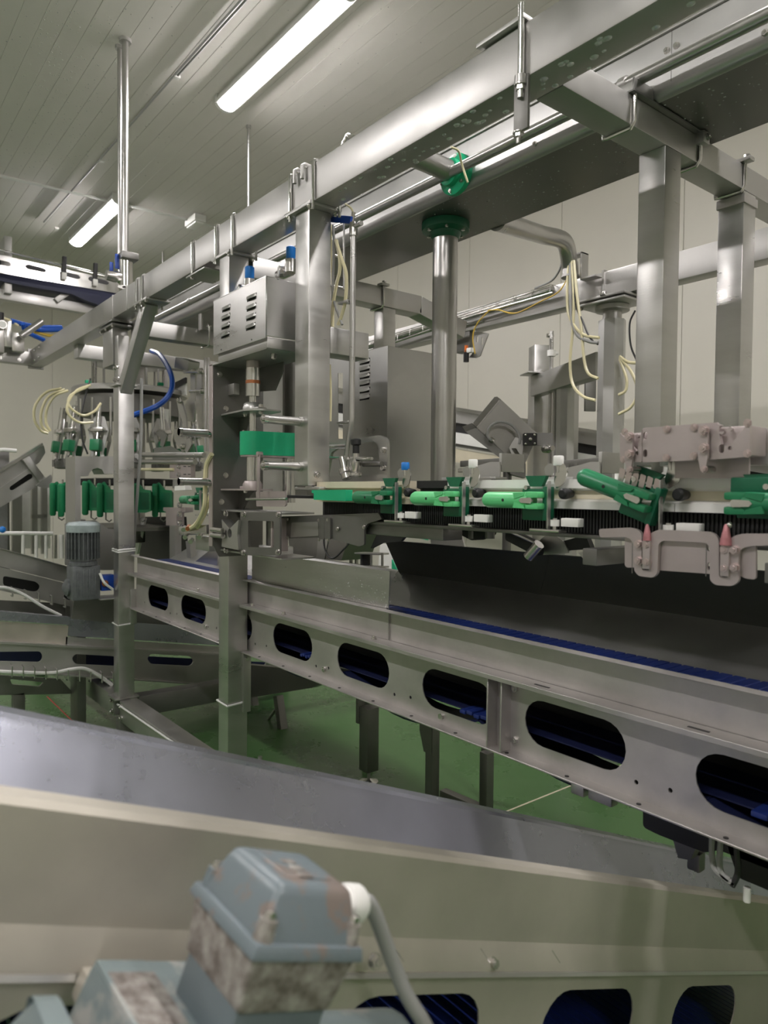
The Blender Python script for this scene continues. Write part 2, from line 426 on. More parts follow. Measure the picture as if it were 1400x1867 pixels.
# threaded-rod clamp near the right crossbeam
cx = -1.262
c = thing('rod_clamp', 'threaded rod clamp with nuts and flat lugs on the front of the overhead beam', 'clamp', (cx, 1.44, 2.58))
MB().cyl((cx, AY0-.012, 2.68), (cx, AY0-.012, AZ1+.045), .0085, n=12).build('rod', 'steel_polished', c)
MB().cyl((cx, AY0-.012, AZ0-.02), (cx, AY0-.012, AZ0+.002), .016, n=14).build('washer', 'steel', c)
bolt(c, (cx, AY0-.012, AZ0-.02), (0, 0, -1), .013)
MB().box(cx-.028, cx+.02, AY0-.006, AY0+.004, 2.60, AZ0+.005, .002).build('lug', 'steel_dark', c)
MB().box(cx-.16, cx+.01, AY0-.016, AY1+.02, AZ1+.004, AZ1+.016, .002).build('top_plate', 'steel', c)
bolt(c, (cx-.012, AY0-.004, 2.60), (0, 0, -1), .012)
MB().cyl((cx-.012, AY0-.004, 2.57), (cx-.012, AY0-.004, 2.60), .006, n=8).build('rod_end', 'steel', c)

# ---- posts under the beam
def head_plate(p, x0, x1, z=2.722, y0=1.432, y1=1.575):
    MB().box(x0, x1, y0, y1, z, z+.013, .002).build('head_plate', 'steel', p)
    for x in (x0+.02, x1-.02):
        for y in (y0+.012, y1-.012): bolt(p, (x, y, z), (0, 0, -1), .010)
p = thing('hanging_post', 'square steel post hanging from the overhead beam beside the vented motor box', 'post', (-2.356, 1.5, 1.672))
MB().box(-2.406, -2.306, 1.45, 1.55, 1.672, 2.722, .006).build('tube', 'steel_brushed', p)
head_plate(p, -2.462, -2.272)
MB().cyl((-2.33, 1.47, 1.672), (-2.33, 1.47, 1.664), .014, n=10).build('plug', 'steel', p)
bolt(p, (-2.306, 1.49, 1.715), (1, 0, 0), .011)
for z in (1.745, 1.918):                                   # two hollow stand-offs reaching out of the front face
    s = MB().cyl((-2.352, 1.452, z), (-2.352, 1.285, z), .0165, n=20).build('standoff', 'steel_pipe', p)
    for y in (1.283, 1.435): MB().cyl((-2.352, y+.016, z), (-2.352, y, z), .0178, n=20).build('collar', 'steel_polished', s)
    bolt(s, (-2.352, 1.285, z), (0, -1, 0), .009)
MB().box(-2.40, -2.306, 1.55, 1.737, 2.187, 2.29, .005).build('side_arm', 'steel_brushed', p)

p = thing('support_post', 'tall square steel post standing in front of the slotted conveyor, carrying the motor box', 'post', (-3.03, 1.5, 0))
MB().box(-3.08, -2.98, 1.45, 1.55, 0.01, 2.722, .006).build('tube', 'steel_brushed', p)
head_plate(p, -3.15, -2.962, y0=1.44, y1=1.58)
MB().box(-3.13, -2.93, 1.40, 1.60, 0, .012).build('foot_plate', 'steel', p)
def wire_band(p, x0, x1, y0, y1, z, name='wire_tie', m='white_hose', r=.005):
    MB().tube([(x0-r, y1+r, z+.006), (x0-r, y0-r, z), (x1+r, y0-r, z-.004), (x1+r, y1+r, z+.004)], r, 6).build(name, m, p)
wire_band(p, -3.08, -2.98, 1.45, 1.55, .665)
MB().box(-2.985, -2.965, 1.52, 1.56, .62, .90, .003).build('bracket_strip', 'steel', p)
bolt(p, (-2.965, 1.54, .87), (1, 0, 0), .008)
p3 = thing('support_post', 'square steel post left of the motor box carrying a diagonal brace up to the beam', 'post', (-4.565, 1.5, 0.3))
MB().box(-4.615, -4.515, 1.45, 1.55, .33, 2.30, .006).build('tube', 'steel_brushed', p3)
MB().box(-4.63, -4.50, 1.435, 1.565, 2.30, 2.312, .002).build('cap_plate', 'steel', p3)
MB().box(-4.61, -4.55, 1.46, 1.53, 2.31, 2.62, .004).build('upper_stub', 'steel', p3)
for z in (2.345, 2.42):
    for y in (1.45,): bolt(p3, (-4.60, y+.01, z), (0, -1, 0), .012); bolt(p3, (-4.545, y+.01, z), (0, -1, 0), .012)
MB().bar((-4.55, 1.5, 2.27), (-4.10, 1.5, 2.74), .075, .075, (0, 1, 0), .005).build('brace', 'steel', p3)
MB().box(-4.20, -3.98, 1.432, 1.575, 2.722, 2.735, .002).build('brace_head_plate', 'steel', p3)
for x in (-4.17, -4.08, -4.0): bolt(p3, (x, 1.44, 2.722), (0, 0, -1), .010)
b3 = MB().box(-4.86, -4.66, 1.46, 1.56, 2.45, 2.69, .006).build('bolted_block', 'steel', p3)
MB().box(-4.88, -4.60, 1.44, 1.58, 2.69, 2.702, .002).box(-4.88, -4.60, 1.44, 1.58, 2.715, 2.727, .002).build('flange', 'steel_dark', b3)
for x in (-4.86, -4.75, -4.62): bolt(p3, (x, 1.45, 2.69), (0, 0, -1), .010)
for z in (.80, 1.275): wire_band(p3, -4.615, -4.515, 1.45, 1.55, z)
wire_band(p3, -4.615, -4.515, 1.45, 1.55, 1.262)
MB().box(-4.52, -4.50, 1.52, 1.56, .80, 1.02, .003).build('bracket_strip', 'steel', p3)

# ---- cross beams (along the depth of the room) and rear beam
def crossbeam(label, x0, x1, y0, y1, z0=2.635, z1=2.735):
    t = thing('cross_beam', label, 'beam', ((x0+x1)/2, y0, z0), 'cross beams of the overhead frame')
    MB().box(x0, x1, y0, y1, z0, z1, .005).build('tube', 'steel', t); return t
def under_u(t, xf, xb, y, zt, zb, r=.006):
    MB().tube([(xf+r, y, zt+.03), (xf+r, y, zb+.01), (xf-.006, y, zb-r), (xb+.01, y, zb-r), (xb-.006, y, zb-r+.002), (xb-.007, y, zb+.01)], r, 8).build('u_bolt', 'steel_polished', t)
t = crossbeam('steel cross beam at upper right running under the cable duct, with u-bolts', -1.31, -1.217, 1.557, 3.295, 2.735, 2.823)
for y in (1.88, 2.26, 2.57): under_u(t, -1.217, -1.31, y, 2.823, 2.735)
MB().box(-1.27, -1.20, 1.86, 2.29, 2.8235, 2.8285, .001).box(-1.207, -1.20, 1.86, 1.96, 2.824, 2.862, .002).build('angle_strip', 'steel_dark', t)
MB().box(-1.30, -1.205, 1.875, 1.90, 2.824, 2.862, .003).build('pipe_bracket', 'steel', t)
MB().box(-1.235, -1.19, 2.24, 2.28, 2.79, 2.828, .004).build('clamp_block', 'steel', t)
MB().box(-1.25, -1.185, 2.55, 2.585, 2.824, 2.838, .003).build('clamp_block', 'steel', t)
bolt(t, (-1.205, 2.57, 2.838), (0, 0, 1), .011); bolt(t, (-1.19, 2.26, 2.81), (1, 0, 0), .010)
t = crossbeam('steel cross beam behind the hanging post, with a bent far end', -3.08, -2.98, 1.57, 2.61)
MB().bar((-3.03, 2.60, 2.685), (-3.03, 2.95, 2.60), .10, .10, (0, 0, 1), .005).build('bent_end', 'steel', t)
under_u(t, -2.98, -3.08, 2.335, 2.735, 2.635)
MB().box(-3.0, -2.955, 2.31, 2.36, 2.737, 2.75, .003).build('clamp_block', 'steel', t)
bolt(t, (-2.972, 2.335, 2.75), (0, 0, 1), .012)
MB().box(-3.07, -2.99, 2.345, 2.43, 2.327, 2.635, .004).build('hanger', 'steel_brushed', t)
t = crossbeam('steel cross beam behind the diagonal brace, joined by a vertical rod', -4.64, -4.54, 1.57, 2.95)
under_u(t, -4.54, -4.64, 2.06, 2.735, 2.635)
bolt(t, (-4.534, 2.06, 2.76), (0, 0, 1), .014)
MB().bar((-4.51, 1.99, 2.72), (-4.51, 1.99, 2.93), .012, .05, (1, 0, 0), .002).bar((-4.51, 1.96, 2.925), (-4.51, 2.2, 2.925), .012, .03, (0, 0, 1), .002).build('pipe_hanger', 'steel', t)
crossbeam('steel cross beam low over the left end of the carousel machine', -5.70, -5.60, 1.50, 2.9)
t = crossbeam('dull steel end beam under the air regulators at the left edge', -6.93, -6.83, .7, 1.47, 2.74, 2.85)
for y in (1.2, 1.35): bolt(t, (-6.83, y, 2.77), (1, 0, 0), .012)

t = thing('rear_beam', 'square steel beam running behind the line along the back wall', 'beam', (-3, 3.35, 2.70))
MB().box(-6.5, .7, 3.30, 3.40, 2.702, 2.842, .006).build('tube', 'steel', t)
MB().box(-2.30, -2.285, 3.29, 3.41, 2.695, 2.85, .002).build('joint', 'steel', t)

def rear_post(label, y0, z0):
    t = thing('hanger_post', label, 'post', (-1.26, y0+.04, z0), 'hanger posts under the right cross beam')
    MB().box(-1.31, -1.217, y0, y0+.093, z0, 2.735, .005).build('tube', 'steel_brushed', t); return t
rear_post('broad bright steel post hanging under the right cross beam, nearer of the pair', 2.062, 1.74)
t = rear_post('banded steel post at right edge, farther of the pair under the cross beam', 2.578, 1.62)
MB().box(-1.315, -1.212, 2.573, 2.676, 2.69, 2.722, .003).build('band', 'steel_worn', t)

# ================================================================== CABLE DUCT AND PIPES
DX0, DX1 = -5.2, .7
t = thing('cable_duct', 'wide closed steel cable duct behind the overhead beam with wet underside coloured dark for shade', 'duct', (-2.3, 2.1, 2.83))
b = MB(); r = .024; DY0, DY1, DZ0, DZ1 = 1.963, 2.362, 2.831, 3.005; rows = [(DY0, DZ1), (DY0, DZ0+r)]
for k in range(1, 6):
    a = math.pi/2*k/5; rows.append((DY0+r-r*math.cos(a), DZ0+r-r*math.sin(a)))
rows += [(DY0+r+.004, DZ0)]
vs = [(V((DX0, y, z)), V((DX1, y, z))) for y, z in rows]
b.sheet(vs, .0015); b.build('front_side', 'steel_sheet', t, angle=25)
MB().box(DX0, DX1, DY0+r+.004, DY1, DZ0, DZ0+.003).build('underside', 'steel_wet_shaded', t)
MB().box(DX0, DX1, DY1-.003, DY1, DZ0, DZ1).build('back_side', 'steel_sheet', t)
MB().box(DX0, DX1, DY0-.01, DY1+.01, DZ1+.001, DZ1+.011, .003).build('cover', 'steel', t)
for x in (-1.16, -1.13): bolt(t, (x, DY0, 2.955), (0, -1, 0), .008)
for x in (-1.65, -.88, -2.92): bolt(t, (x, DY0, 2.868), (0, -1, 0), .008)
MB().box(-1.146, -1.144, DY0-.002, DY0+.002, 2.86, DZ1).build('seam', 'steel_dark', t)
pts = [V((DX0, 1.90, 2.886)), V((DX1, 1.90, 2.870))]
t = thing('conduit_pipe', 'straight steel pipe running along the front of the cable duct', 'pipe', (-2.3, 1.90, 2.86))
MB().cyl(pts[0], pts[1], .019, n=18).build('pipe', 'steel_pipe', t)
for x in (-1.26, -2.96, -4.47): MB().cyl((x-.012, 1.90, 2.875-x*.0027), (x+.012, 1.90, 2.875-x*.0027), .022, n=18).build('clip', 'steel', t)
# vertical pipe with green flange under the duct
vx, vy = -2.315, 2.16
t = thing('drop_pipe', 'thick vertical steel pipe with green flange under the cable duct', 'pipe', (vx, vy, 1.56))
MB().cyl((vx, vy, 1.56), (vx, vy, 2.80), .055, n=28).build('pipe', 'steel_pipe', t)
f = MB().lathe((vx, vy, 2.763), (0, 0, 1), [(.058, 0), (.064, .01), (.068, .026), (.103, .034), (.105, .042), (.105, .067)], 28).build('flange', 'green_dark', t)
for k in range(6):
    a = 2*math.pi*k/6+.35; bolt(f, (vx+.084*math.cos(a), vy+.084*math.sin(a), 2.797), (0, 0, -1), .009)
# pipe stub with green flange on the front of the duct
q = at(835, 320, Y=1.96); fx = q.x; fz = q.z
t = thing('inlet_pipe', 'steel pipe stub with green flange entering the duct front behind the beam', 'pipe', (fx, 1.8, fz))
MB().cyl((fx, 1.60, fz+.012), (fx, 1.92, fz+.004), .040, n=22).build('pipe', 'steel_pipe', t)
f = MB().lathe((fx, 1.961, fz), (0, -1, 0), [(.078, 0), (.078, .022), (.07, .028), (.052, .034), (.05, .055), (.044, .058)], 28).build('flange', 'green_guard', t)
for k in range(6):
    a = 2*math.pi*k/6+.3; bolt(f, (fx+.064*math.cos(a), 1.937, fz+.064*math.sin(a)), (0, -1, 0), .008)
q = at(822, 268, Y=1.70); q2 = at(842, 300, Y=1.78)
hose([q, (q+q2)/2+V((.01, 0, .012)), q2, q2+V((.01, .02, -.06))], .004, 'cream_hose', 'air_hose', 'thin yellow air hose dropping past the green flange on the duct front')
# ================================================================== MAIN SLOTTED CONVEYOR UNDER THE LINE
t = thing('belt_conveyor', 'main horizontal belt conveyor under the line with slotted steel side and blue belt', 'conveyor', (-2.2, 1.8, .90))
C1 = t
YF = 1.56; CX0, CX1 = -4.50, .5; JX = -1.39
slots = [(-4.293, -3.968), (-3.784, -3.456), (-3.27, -2.95), (-2.754, -2.434), (-2.254, -1.933), (-1.757, -1.436)]
def side_panel(x0, x1, sl, z0=.905, z1=1.128, nm='side_panel'):
    outer = [(x0, z0), (x1, z0), (x1, z1), (x0, z1)]
    holes = [obround((a+b)/2, 1.012, b-a, .128, 10) for a, b in sl]
    holes += [circ(a-.06, .955, .006, 8) for a, b in sl if a-.06 > x0+.05]
    holes += [circ(b+.03, .945, .006, 8) for a, b in sl if b+.03 < x1-.05]
    return MB().plate(outer, holes, (0, YF, 0), (1, 0, 0), (0, 0, 1), .0035).build(nm, 'steel_worn', t)
side_panel(CX0, JX, slots)
side_panel(JX, CX1, [(-1.317, -.994), (-.815, -.492), (-.315, .008)])
# flanges: notched where the posts stand
for x0, x1 in ((-4.512, -3.085), (-2.978, CX1)):
    MB().box(x0, x1, 1.512, YF, .900, .906, .0015, 1).build('bottom_flange', 'steel_worn', t)
    MB().box(x0, x1, 1.505, YF, 1.121, 1.127, .0015, 1).box(x0, x1, 1.503, 1.507, 1.113, 1.127, .001, 1).build('middle_flange', 'steel_worn', t)
b = MB().sheet([((CX0, 1.562, 1.128), (CX1, 1.562, 1.128)), ((CX0, 1.562, 1.226), (CX1, 1.562, 1.226)), ((CX0, 1.532, 1.240), (CX1, 1.532, 1.240)), ((CX0, 1.52, 1.234), (CX1, 1.52, 1.234))], .003)
b.build('upper_side', 'steel_worn', t, angle=20)
MB().box(-1.94, -1.937, 1.555, 1.561, 1.13, 1.225).build('weld_seam', 'steel', t)
# joint bracket plates
for x in (-1.425, -1.372):
    MB().box(x-.003, x+.003, 1.515, YF, .908, 1.118, .001, 1).build('joint_plate', 'steel_worn', t)
for x, z in ((-1.352, 1.09), (-1.352, .94), (-1.66, .93), (-2.34, .945), (-3.45, .945), (-.60, .92), (-.21, .955)): bolt(t, (x, YF, z), (0, -1, 0), .011)
for x in (-2.62, -1.99, -2.9, -3.5): bolt(t, (x, 1.532, 1.127), (0, 0, 1), .009)
for i in range(22):                                        # slots and holes in the flanges
    x = -4.3+i*.21
    if -3.12 < x < -2.95: continue
    MB().cyl((x, 1.53, .9055), (x, 1.53, .9072), .006, n=10).build('flange_hole', 'black', t)
for x in (-1.26, -.82): MB().box(x, x+.05, 1.524, 1.532, 1.1265, 1.128).build('flange_slot', 'black', t)
MB().box(CX0, CX1, 1.60, 1.79, .958, .962).build('return_strand', 'navy', t)
for k, (xa, xb) in enumerate(((-2.56, -2.44), (-1.60, -1.42), (-.70, -.45))):
    for j in range(6):
        x = xa+(xb-xa)*j/6; MB().box(x, x+(xb-xa)/6*.85, 1.575, 1.66, .953+.004*(j % 2), .966+.004*(j % 2), .004).build('return_module', 'blue_belt', t)
# belt: cross slats of the modular belt
N = 150; dx = (CX1-CX0)/N
me = MB().box(0, dx*.90, 1.575, 1.95, 1.192, 1.203, .002, 1).mesh('belt_module', 'blue_belt')
for i in range(N):
    o = bpy.data.objects.new('belt_module', me); COL.objects.link(o); attach(o, t, (CX0+i*dx, 0, 0))
MB().box(CX0, CX1, 1.575, 1.95, 1.17, 1.19).build('belt_bed', 'navy', t)
# return belt, sagging between rollers (seen through slots and below the frame)
for k in range(7):
    x0 = -4.4+k*.72; sag = .045
    rows = []
    for j in range(13):
        s = j/12; rows.append(((x0+.72*s, 1.58, .945-.085*math.sin(math.pi*s)), (x0+.72*s, 1.79, .945-.085*math.sin(math.pi*s))))
    MB().sheet(rows, .008).build('return_belt', 'navy', t)
MB().box(CX0, CX1, 1.80, 1.806, .915, 1.165).build('slot_shade_sheet', 'black', t)  # added black backing, paints the shade seen through the slots
MB().box(CX0, CX0+.006, 1.566, 2.03, .907, 1.19).build('end_shade_sheet', 'black', t)  # added black end, keeps the first slot dark like shade
MB().box(CX0, CX1, 2.03, 2.036, .905, 1.30).build('far_side', 'steel_dark', t)
for i in range(9): MB().cyl((-4.1+i*.5, 1.60, 1.14), (-4.1+i*.5, 2.03, 1.14), .012, n=10).build('cross_rod', 'steel_dark', t)
# far guide: rises from the belt, then a folded dark hopper plate leaning back over it
MB().sheet([((-4.5, 1.765, 1.199), (CX1, 1.765, 1.199)), ((-4.5, 1.93, 1.285), (CX1, 1.93, 1.285)), ((-4.5, 1.955, 1.31), (CX1, 1.955, 1.31)), ((-4.5, 2.03, 1.30), (CX1, 2.03, 1.30))], .003).build('far_guide', 'steel_sheet', t, angle=20)
# splash plate standing on the near side
sp = thing('splash_plate', 'wet steel splash plate standing on the near edge of the main conveyor', 'plate', (-2.4, 1.56, 1.24))
MB().plate([(-2.96, 1.236), (-1.945, 1.236), (-1.938, 1.368), (-1.944, 1.372), (-2.96, 1.366)], [], (0, 1.563, 0), (1, 0, 0), (0, 0, 1), .003).build('sheet', 'steel_brushed', sp)
MB().box(-2.96, -1.947, 1.553, 1.563, 1.236, 1.243).build('foot_lip', 'steel', sp)
for i in range(140):
    u = random.random()**.6; x = -2.5+u*.55; z = 1.245+random.random()*.12
    if random.random() < .45: z = 1.243+random.random()*.02
    if i == 0: dm = MB()
    dm.sphere((x, 1.5605, z), random.uniform(.0012, .003), (1, .5, 1.2), 6)
o = dm.build('water_drops', 'droplet', sp, kind='stuff')
def hopper(name, label, pts_top, pts_bot, m='hopper'):
    rows = [(V(pts_top[0]), V(pts_top[1])), (V(pts_bot[0]), V(pts_bot[1]))]
    return MB().sheet(rows, .003).build(name, m, None, label, 'plate')
hopper('hopper_plate', 'dark overhanging hopper plate above the belt, left of the pair', (at(702, 984, Y=1.80), at(1003, 1010, Y=1.80)), (at(728, 1043, Y=1.95), at(985, 1083, Y=1.95)))
hopper('hopper_plate', 'dark overhanging hopper plate above the belt behind the lower pink guide', (at(1003, 1010, Y=1.802), at(1480, 1047, Y=1.802)), (at(985, 1083, Y=1.952), at(1480, 1156, Y=1.952)))

# legs under the main conveyor / machines behind it
def leg(label, px, py_top, py_foot, half, foot='disc', zf=0.0, Z=None):
    q = at(px, py_foot, Z=zf); t = thing('floor_stand', label, 'stand', (q.x, q.y, zf), 'dark floor stands under the conveyor')
    h = at(px, py_top, Y=q.y).z
    b = MB().box(q.x-half, q.x+half, q.y-half, q.y+half, zf+(.07 if foot == 'disc' else .01), h, .004); b.build('tube', 'steel_dark', t)
    if foot == 'disc':
        MB().cyl((q.x, q.y, zf+.012), (q.x, q.y, zf+.09), .009, n=10).build('spindle', 'steel', t)
        MB().lathe((q.x, q.y, zf), (0, 0, 1), [(.055, 0), (.055, .006), (.02, .016), (.012, .02)], 18).build('foot', 'steel_polished', t)
    return t, q, h
t2, q, h = leg('dark square leg on a round levelling foot between the other conveyor legs', 672, 1288, 1426, .040)
MB().box(q.x-.07, q.x-.04, q.y-.045, q.y+.0, .33, .50, .006).build('clip_block', 'steel_dark', t2)
t2, q, h = leg('slim dark leg under the conveyor with flared head, beside the round footed leg', 787, 1305, 1490, .026, 'plain')
MB().plate([(-.026, h-.18), (.026, h-.18), (.026, h-.02), (-.06, h-.02), (-.06, h-.08)], [], (q.x, q.y-.03, 0), (1, 0, 0), (0, 0, 1), .006).build('flared_head', 'steel_dark', t2)
t2, q, h = leg('slim dark leg with a short foot bar next to the floor line', 886, 1370, 1492, .026, 'plain')
MB().bar((q.x-.02, q.y, .03), (q.x-.30, q.y-.02, .03), .05, .05, (0, 0, 1), .004).build('foot_bar', 'steel_dark', t2)
# ================================================================== FOREGROUND INCLINED CONVEYOR
SL = .4165; ang = math.atan(SL)
XN = -.80; XFAR = -1.225
def zr(y): return 1.25-SL*(y-.343)                          # near rim height along the incline
DV = V((0, math.cos(ang), -math.sin(ang)))                  # along the conveyor
UV = V((0, math.sin(ang), math.cos(ang)))                   # square to it, upwards
O = V((0, .343, 1.25))
def L(x, s, h): return V((x, 0, 0))+O*1.0+DV*s+UV*h        # local: x, along, up
t = thing('incline_conveyor', 'large inclined conveyor trough in the foreground with wet blue-grey inner wall', 'conveyor', (-1.0, .6, .6))
S0, S1 = -1.6, 2.2
def strip(name, prof, m, th=.003, angle=20, s0=S0, s1=S1):
    MB().sheet([(L(x, s0, h), L(x, s1, h)) for x, h in prof], th).build(name, m, t, angle=angle)
# far wall (inner face seen), with rounded top flange
strip('far_wall', [(XFAR+.12, -.165), (XFAR+.012, -.02), (XFAR+.006, -.006), (XFAR-.004, 0), (XFAR-.05, .0), (XFAR-.05, -.02)], 'steel_blue', s1=2.85)
# near wall: top flange, sloped outer face, crease
strip('near_wall', [(XN-.055, -.012), (XN-.035, .0), (XN-.004, .0), (XN, -.004), (XN, -.118), (XN+.014, -.156), (XN+.014, -.159)], 'steel_dirty')
strip('near_inner', [(XN-.055, -.012), (XN-.10, -.16)], 'steel_dirty')
holes = [obround(s, -.258, .31, .128, 10) for s in (-.97, -.49, -.01, .475, .96, 1.44)]
MB().plate([(S0, -.385), (S1, -.385), (S1, -.162), (S0, -.162)], [[(p[0], p[1]) for p in h] for h in holes], L(XN+.008, 0, 0), DV, UV, .003).build('slotted_side', 'steel_dirty', t)
strip('side_lip', [(XN+.008, -.162), (XN+.018, -.162), (XN+.019, -.166)], 'steel_brushed')
# belt in the trough and return belt behind the slots
N = 90; ds = (S1-S0)/N
for i in range(N):
    s = S0+i*ds
    if i == 0:
        b = MB(); b.sheet([(L(XFAR+.09, s, -.16), L(XN-.09, s, -.16)), (L(XFAR+.09, s+ds*.9, -.16), L(XN-.09, s+ds*.9, -.16))], .008); me = b.mesh('belt_module', 'blue_belt')
    o = bpy.data.objects.new('belt_module', me); COL.objects.link(o); attach(o, t, DV*(i*ds))
me = None
for i in range(N):
    s = S0+i*ds
    if me is None:
        b = MB(); b.sheet([(L(XFAR+.0, s, -.325), L(XN+.012, s, -.325)), (L(XFAR+.0, s+ds*.86, -.325), L(XN+.012, s+ds*.86, -.325))], .01); me = b.mesh('return_module', 'blue_belt')
    o = bpy.data.objects.new('return_module', me); COL.objects.link(o); attach(o, t, DV*(i*ds))
MB().plate([(S0, -.32), (2.2, -.32), (2.85, -.18), (2.85, -.02), (S0, -.02)], [], L(XFAR-.045, 0, 0), DV, UV, .003).build('far_side', 'steel_dark', t)
for s in (.62,): bolt(t, L(XN+.012, s, -.148), (1, 0, .3), .008)
# slits punched in the sloped crease strip
for s in (-.27, .16, .40, .60, .80):
    q = L(XN+.0085, s, -.137); MB().bar(q-DV*.012+UV*.009-V((.0033, 0, 0)), q+DV*.012-UV*.009+V((.0033, 0, 0)), .004, .003, (1, 0, 1), 0).build('slit', 'navy' if s < 0 else 'steel_polished', t)
# legs down to the floor, outside the picture at the low end and under the trough
for s in (-.9, 2.2):
    q = L(-1.02, s, -.30); MB().box(q.x-.2, q.x-.14, q.y-.03, q.y+.03, 0, q.z+.05).box(q.x+.14, q.x+.2, q.y-.03, q.y+.03, 0, q.z+.05).build('leg', 'steel', t)
dm = MB()
for i in range(240):                                        # water drops on the wet inner wall and rims
    s = random.uniform(-.7, 1.3); k = random.random()
    if k < .6:
        u = random.random(); x, h = XFAR+.012+.10*u, -.02-.135*u
    elif k < .8: x, h = XFAR-random.uniform(0, .045), .001
    else: x, h = XN-random.uniform(.005, .035), .001
    q = L(x, s, h); dm.sphere(q, random.uniform(.0006, .0013), (1, 1, .8), 6)
dm.build('water_drops', 'droplet', t, kind='stuff')
# ================================================================== THE CLAMP LINE
t = thing('guide_rail', 'white plastic guide rail behind the green clamps, with a grooved front', 'rail', (-.8, 1.5, 1.6))
def rail_section(name, m, x0, x1, m2='cream_plastic'):
    prof = [(1.487, 1.612), (1.487, 1.630), (1.505, 1.636), (1.505, 1.659), (1.487, 1.664), (1.487, 1.687), (1.535, 1.687), (1.535, 1.612)]
    MB().plate([(y, z) for y, z in prof], [], (x0, 0, 0), (0, 1, 0), (0, 0, 1), x1-x0).build(name, m, t)
    MB().box(x0+.001, x1-.001, 1.5035, 1.506, 1.637, 1.658).build('groove_strip', m2, t)
rail_section('rail_section', 'white_plastic', -1.572, -.84)
rail_section('rail_section', 'white_plastic', -.838, .55)
rail_section('rail_section', 'cream_plastic', -2.30, -1.75)
rail_section('rail_section', 'black', -1.715, -1.575, 'black')
for q in (at(1112, 866, Y=1.51), at(1113, 866, Y=1.51)): pass
MB().cyl((-1.0, 1.515, 1.687), (-1.0, 1.515, 1.700), .010, n=14).build('rail_plug', 'white_plastic', t)
MB().box(-2.30, .55, 1.536, 1.556, 1.60, 1.68, .003).build('backing_bar', 'steel', t)
# ribbed black chain guard under the rail
t = thing('chain_guard', 'black ribbed chain guard hanging below the white guide rail', 'guard', (-.8, 1.51, 1.545))
MB().box(-2.30, .55, 1.515, 1.53, 1.548, 1.611, .002).build('strip', 'black_rubber', t)
dm = MB()
for i in range(300): dm.box(-2.28+i*.0094, -2.28+i*.0094+.0045, 1.509, 1.516, 1.551, 1.609)
dm.build('ribs', 'black_rubber', t, kind='stuff')
MB().box(-2.30, .55, 1.50, 1.54, 1.538, 1.548, .002).build('lower_edge', 'steel_dark', t)

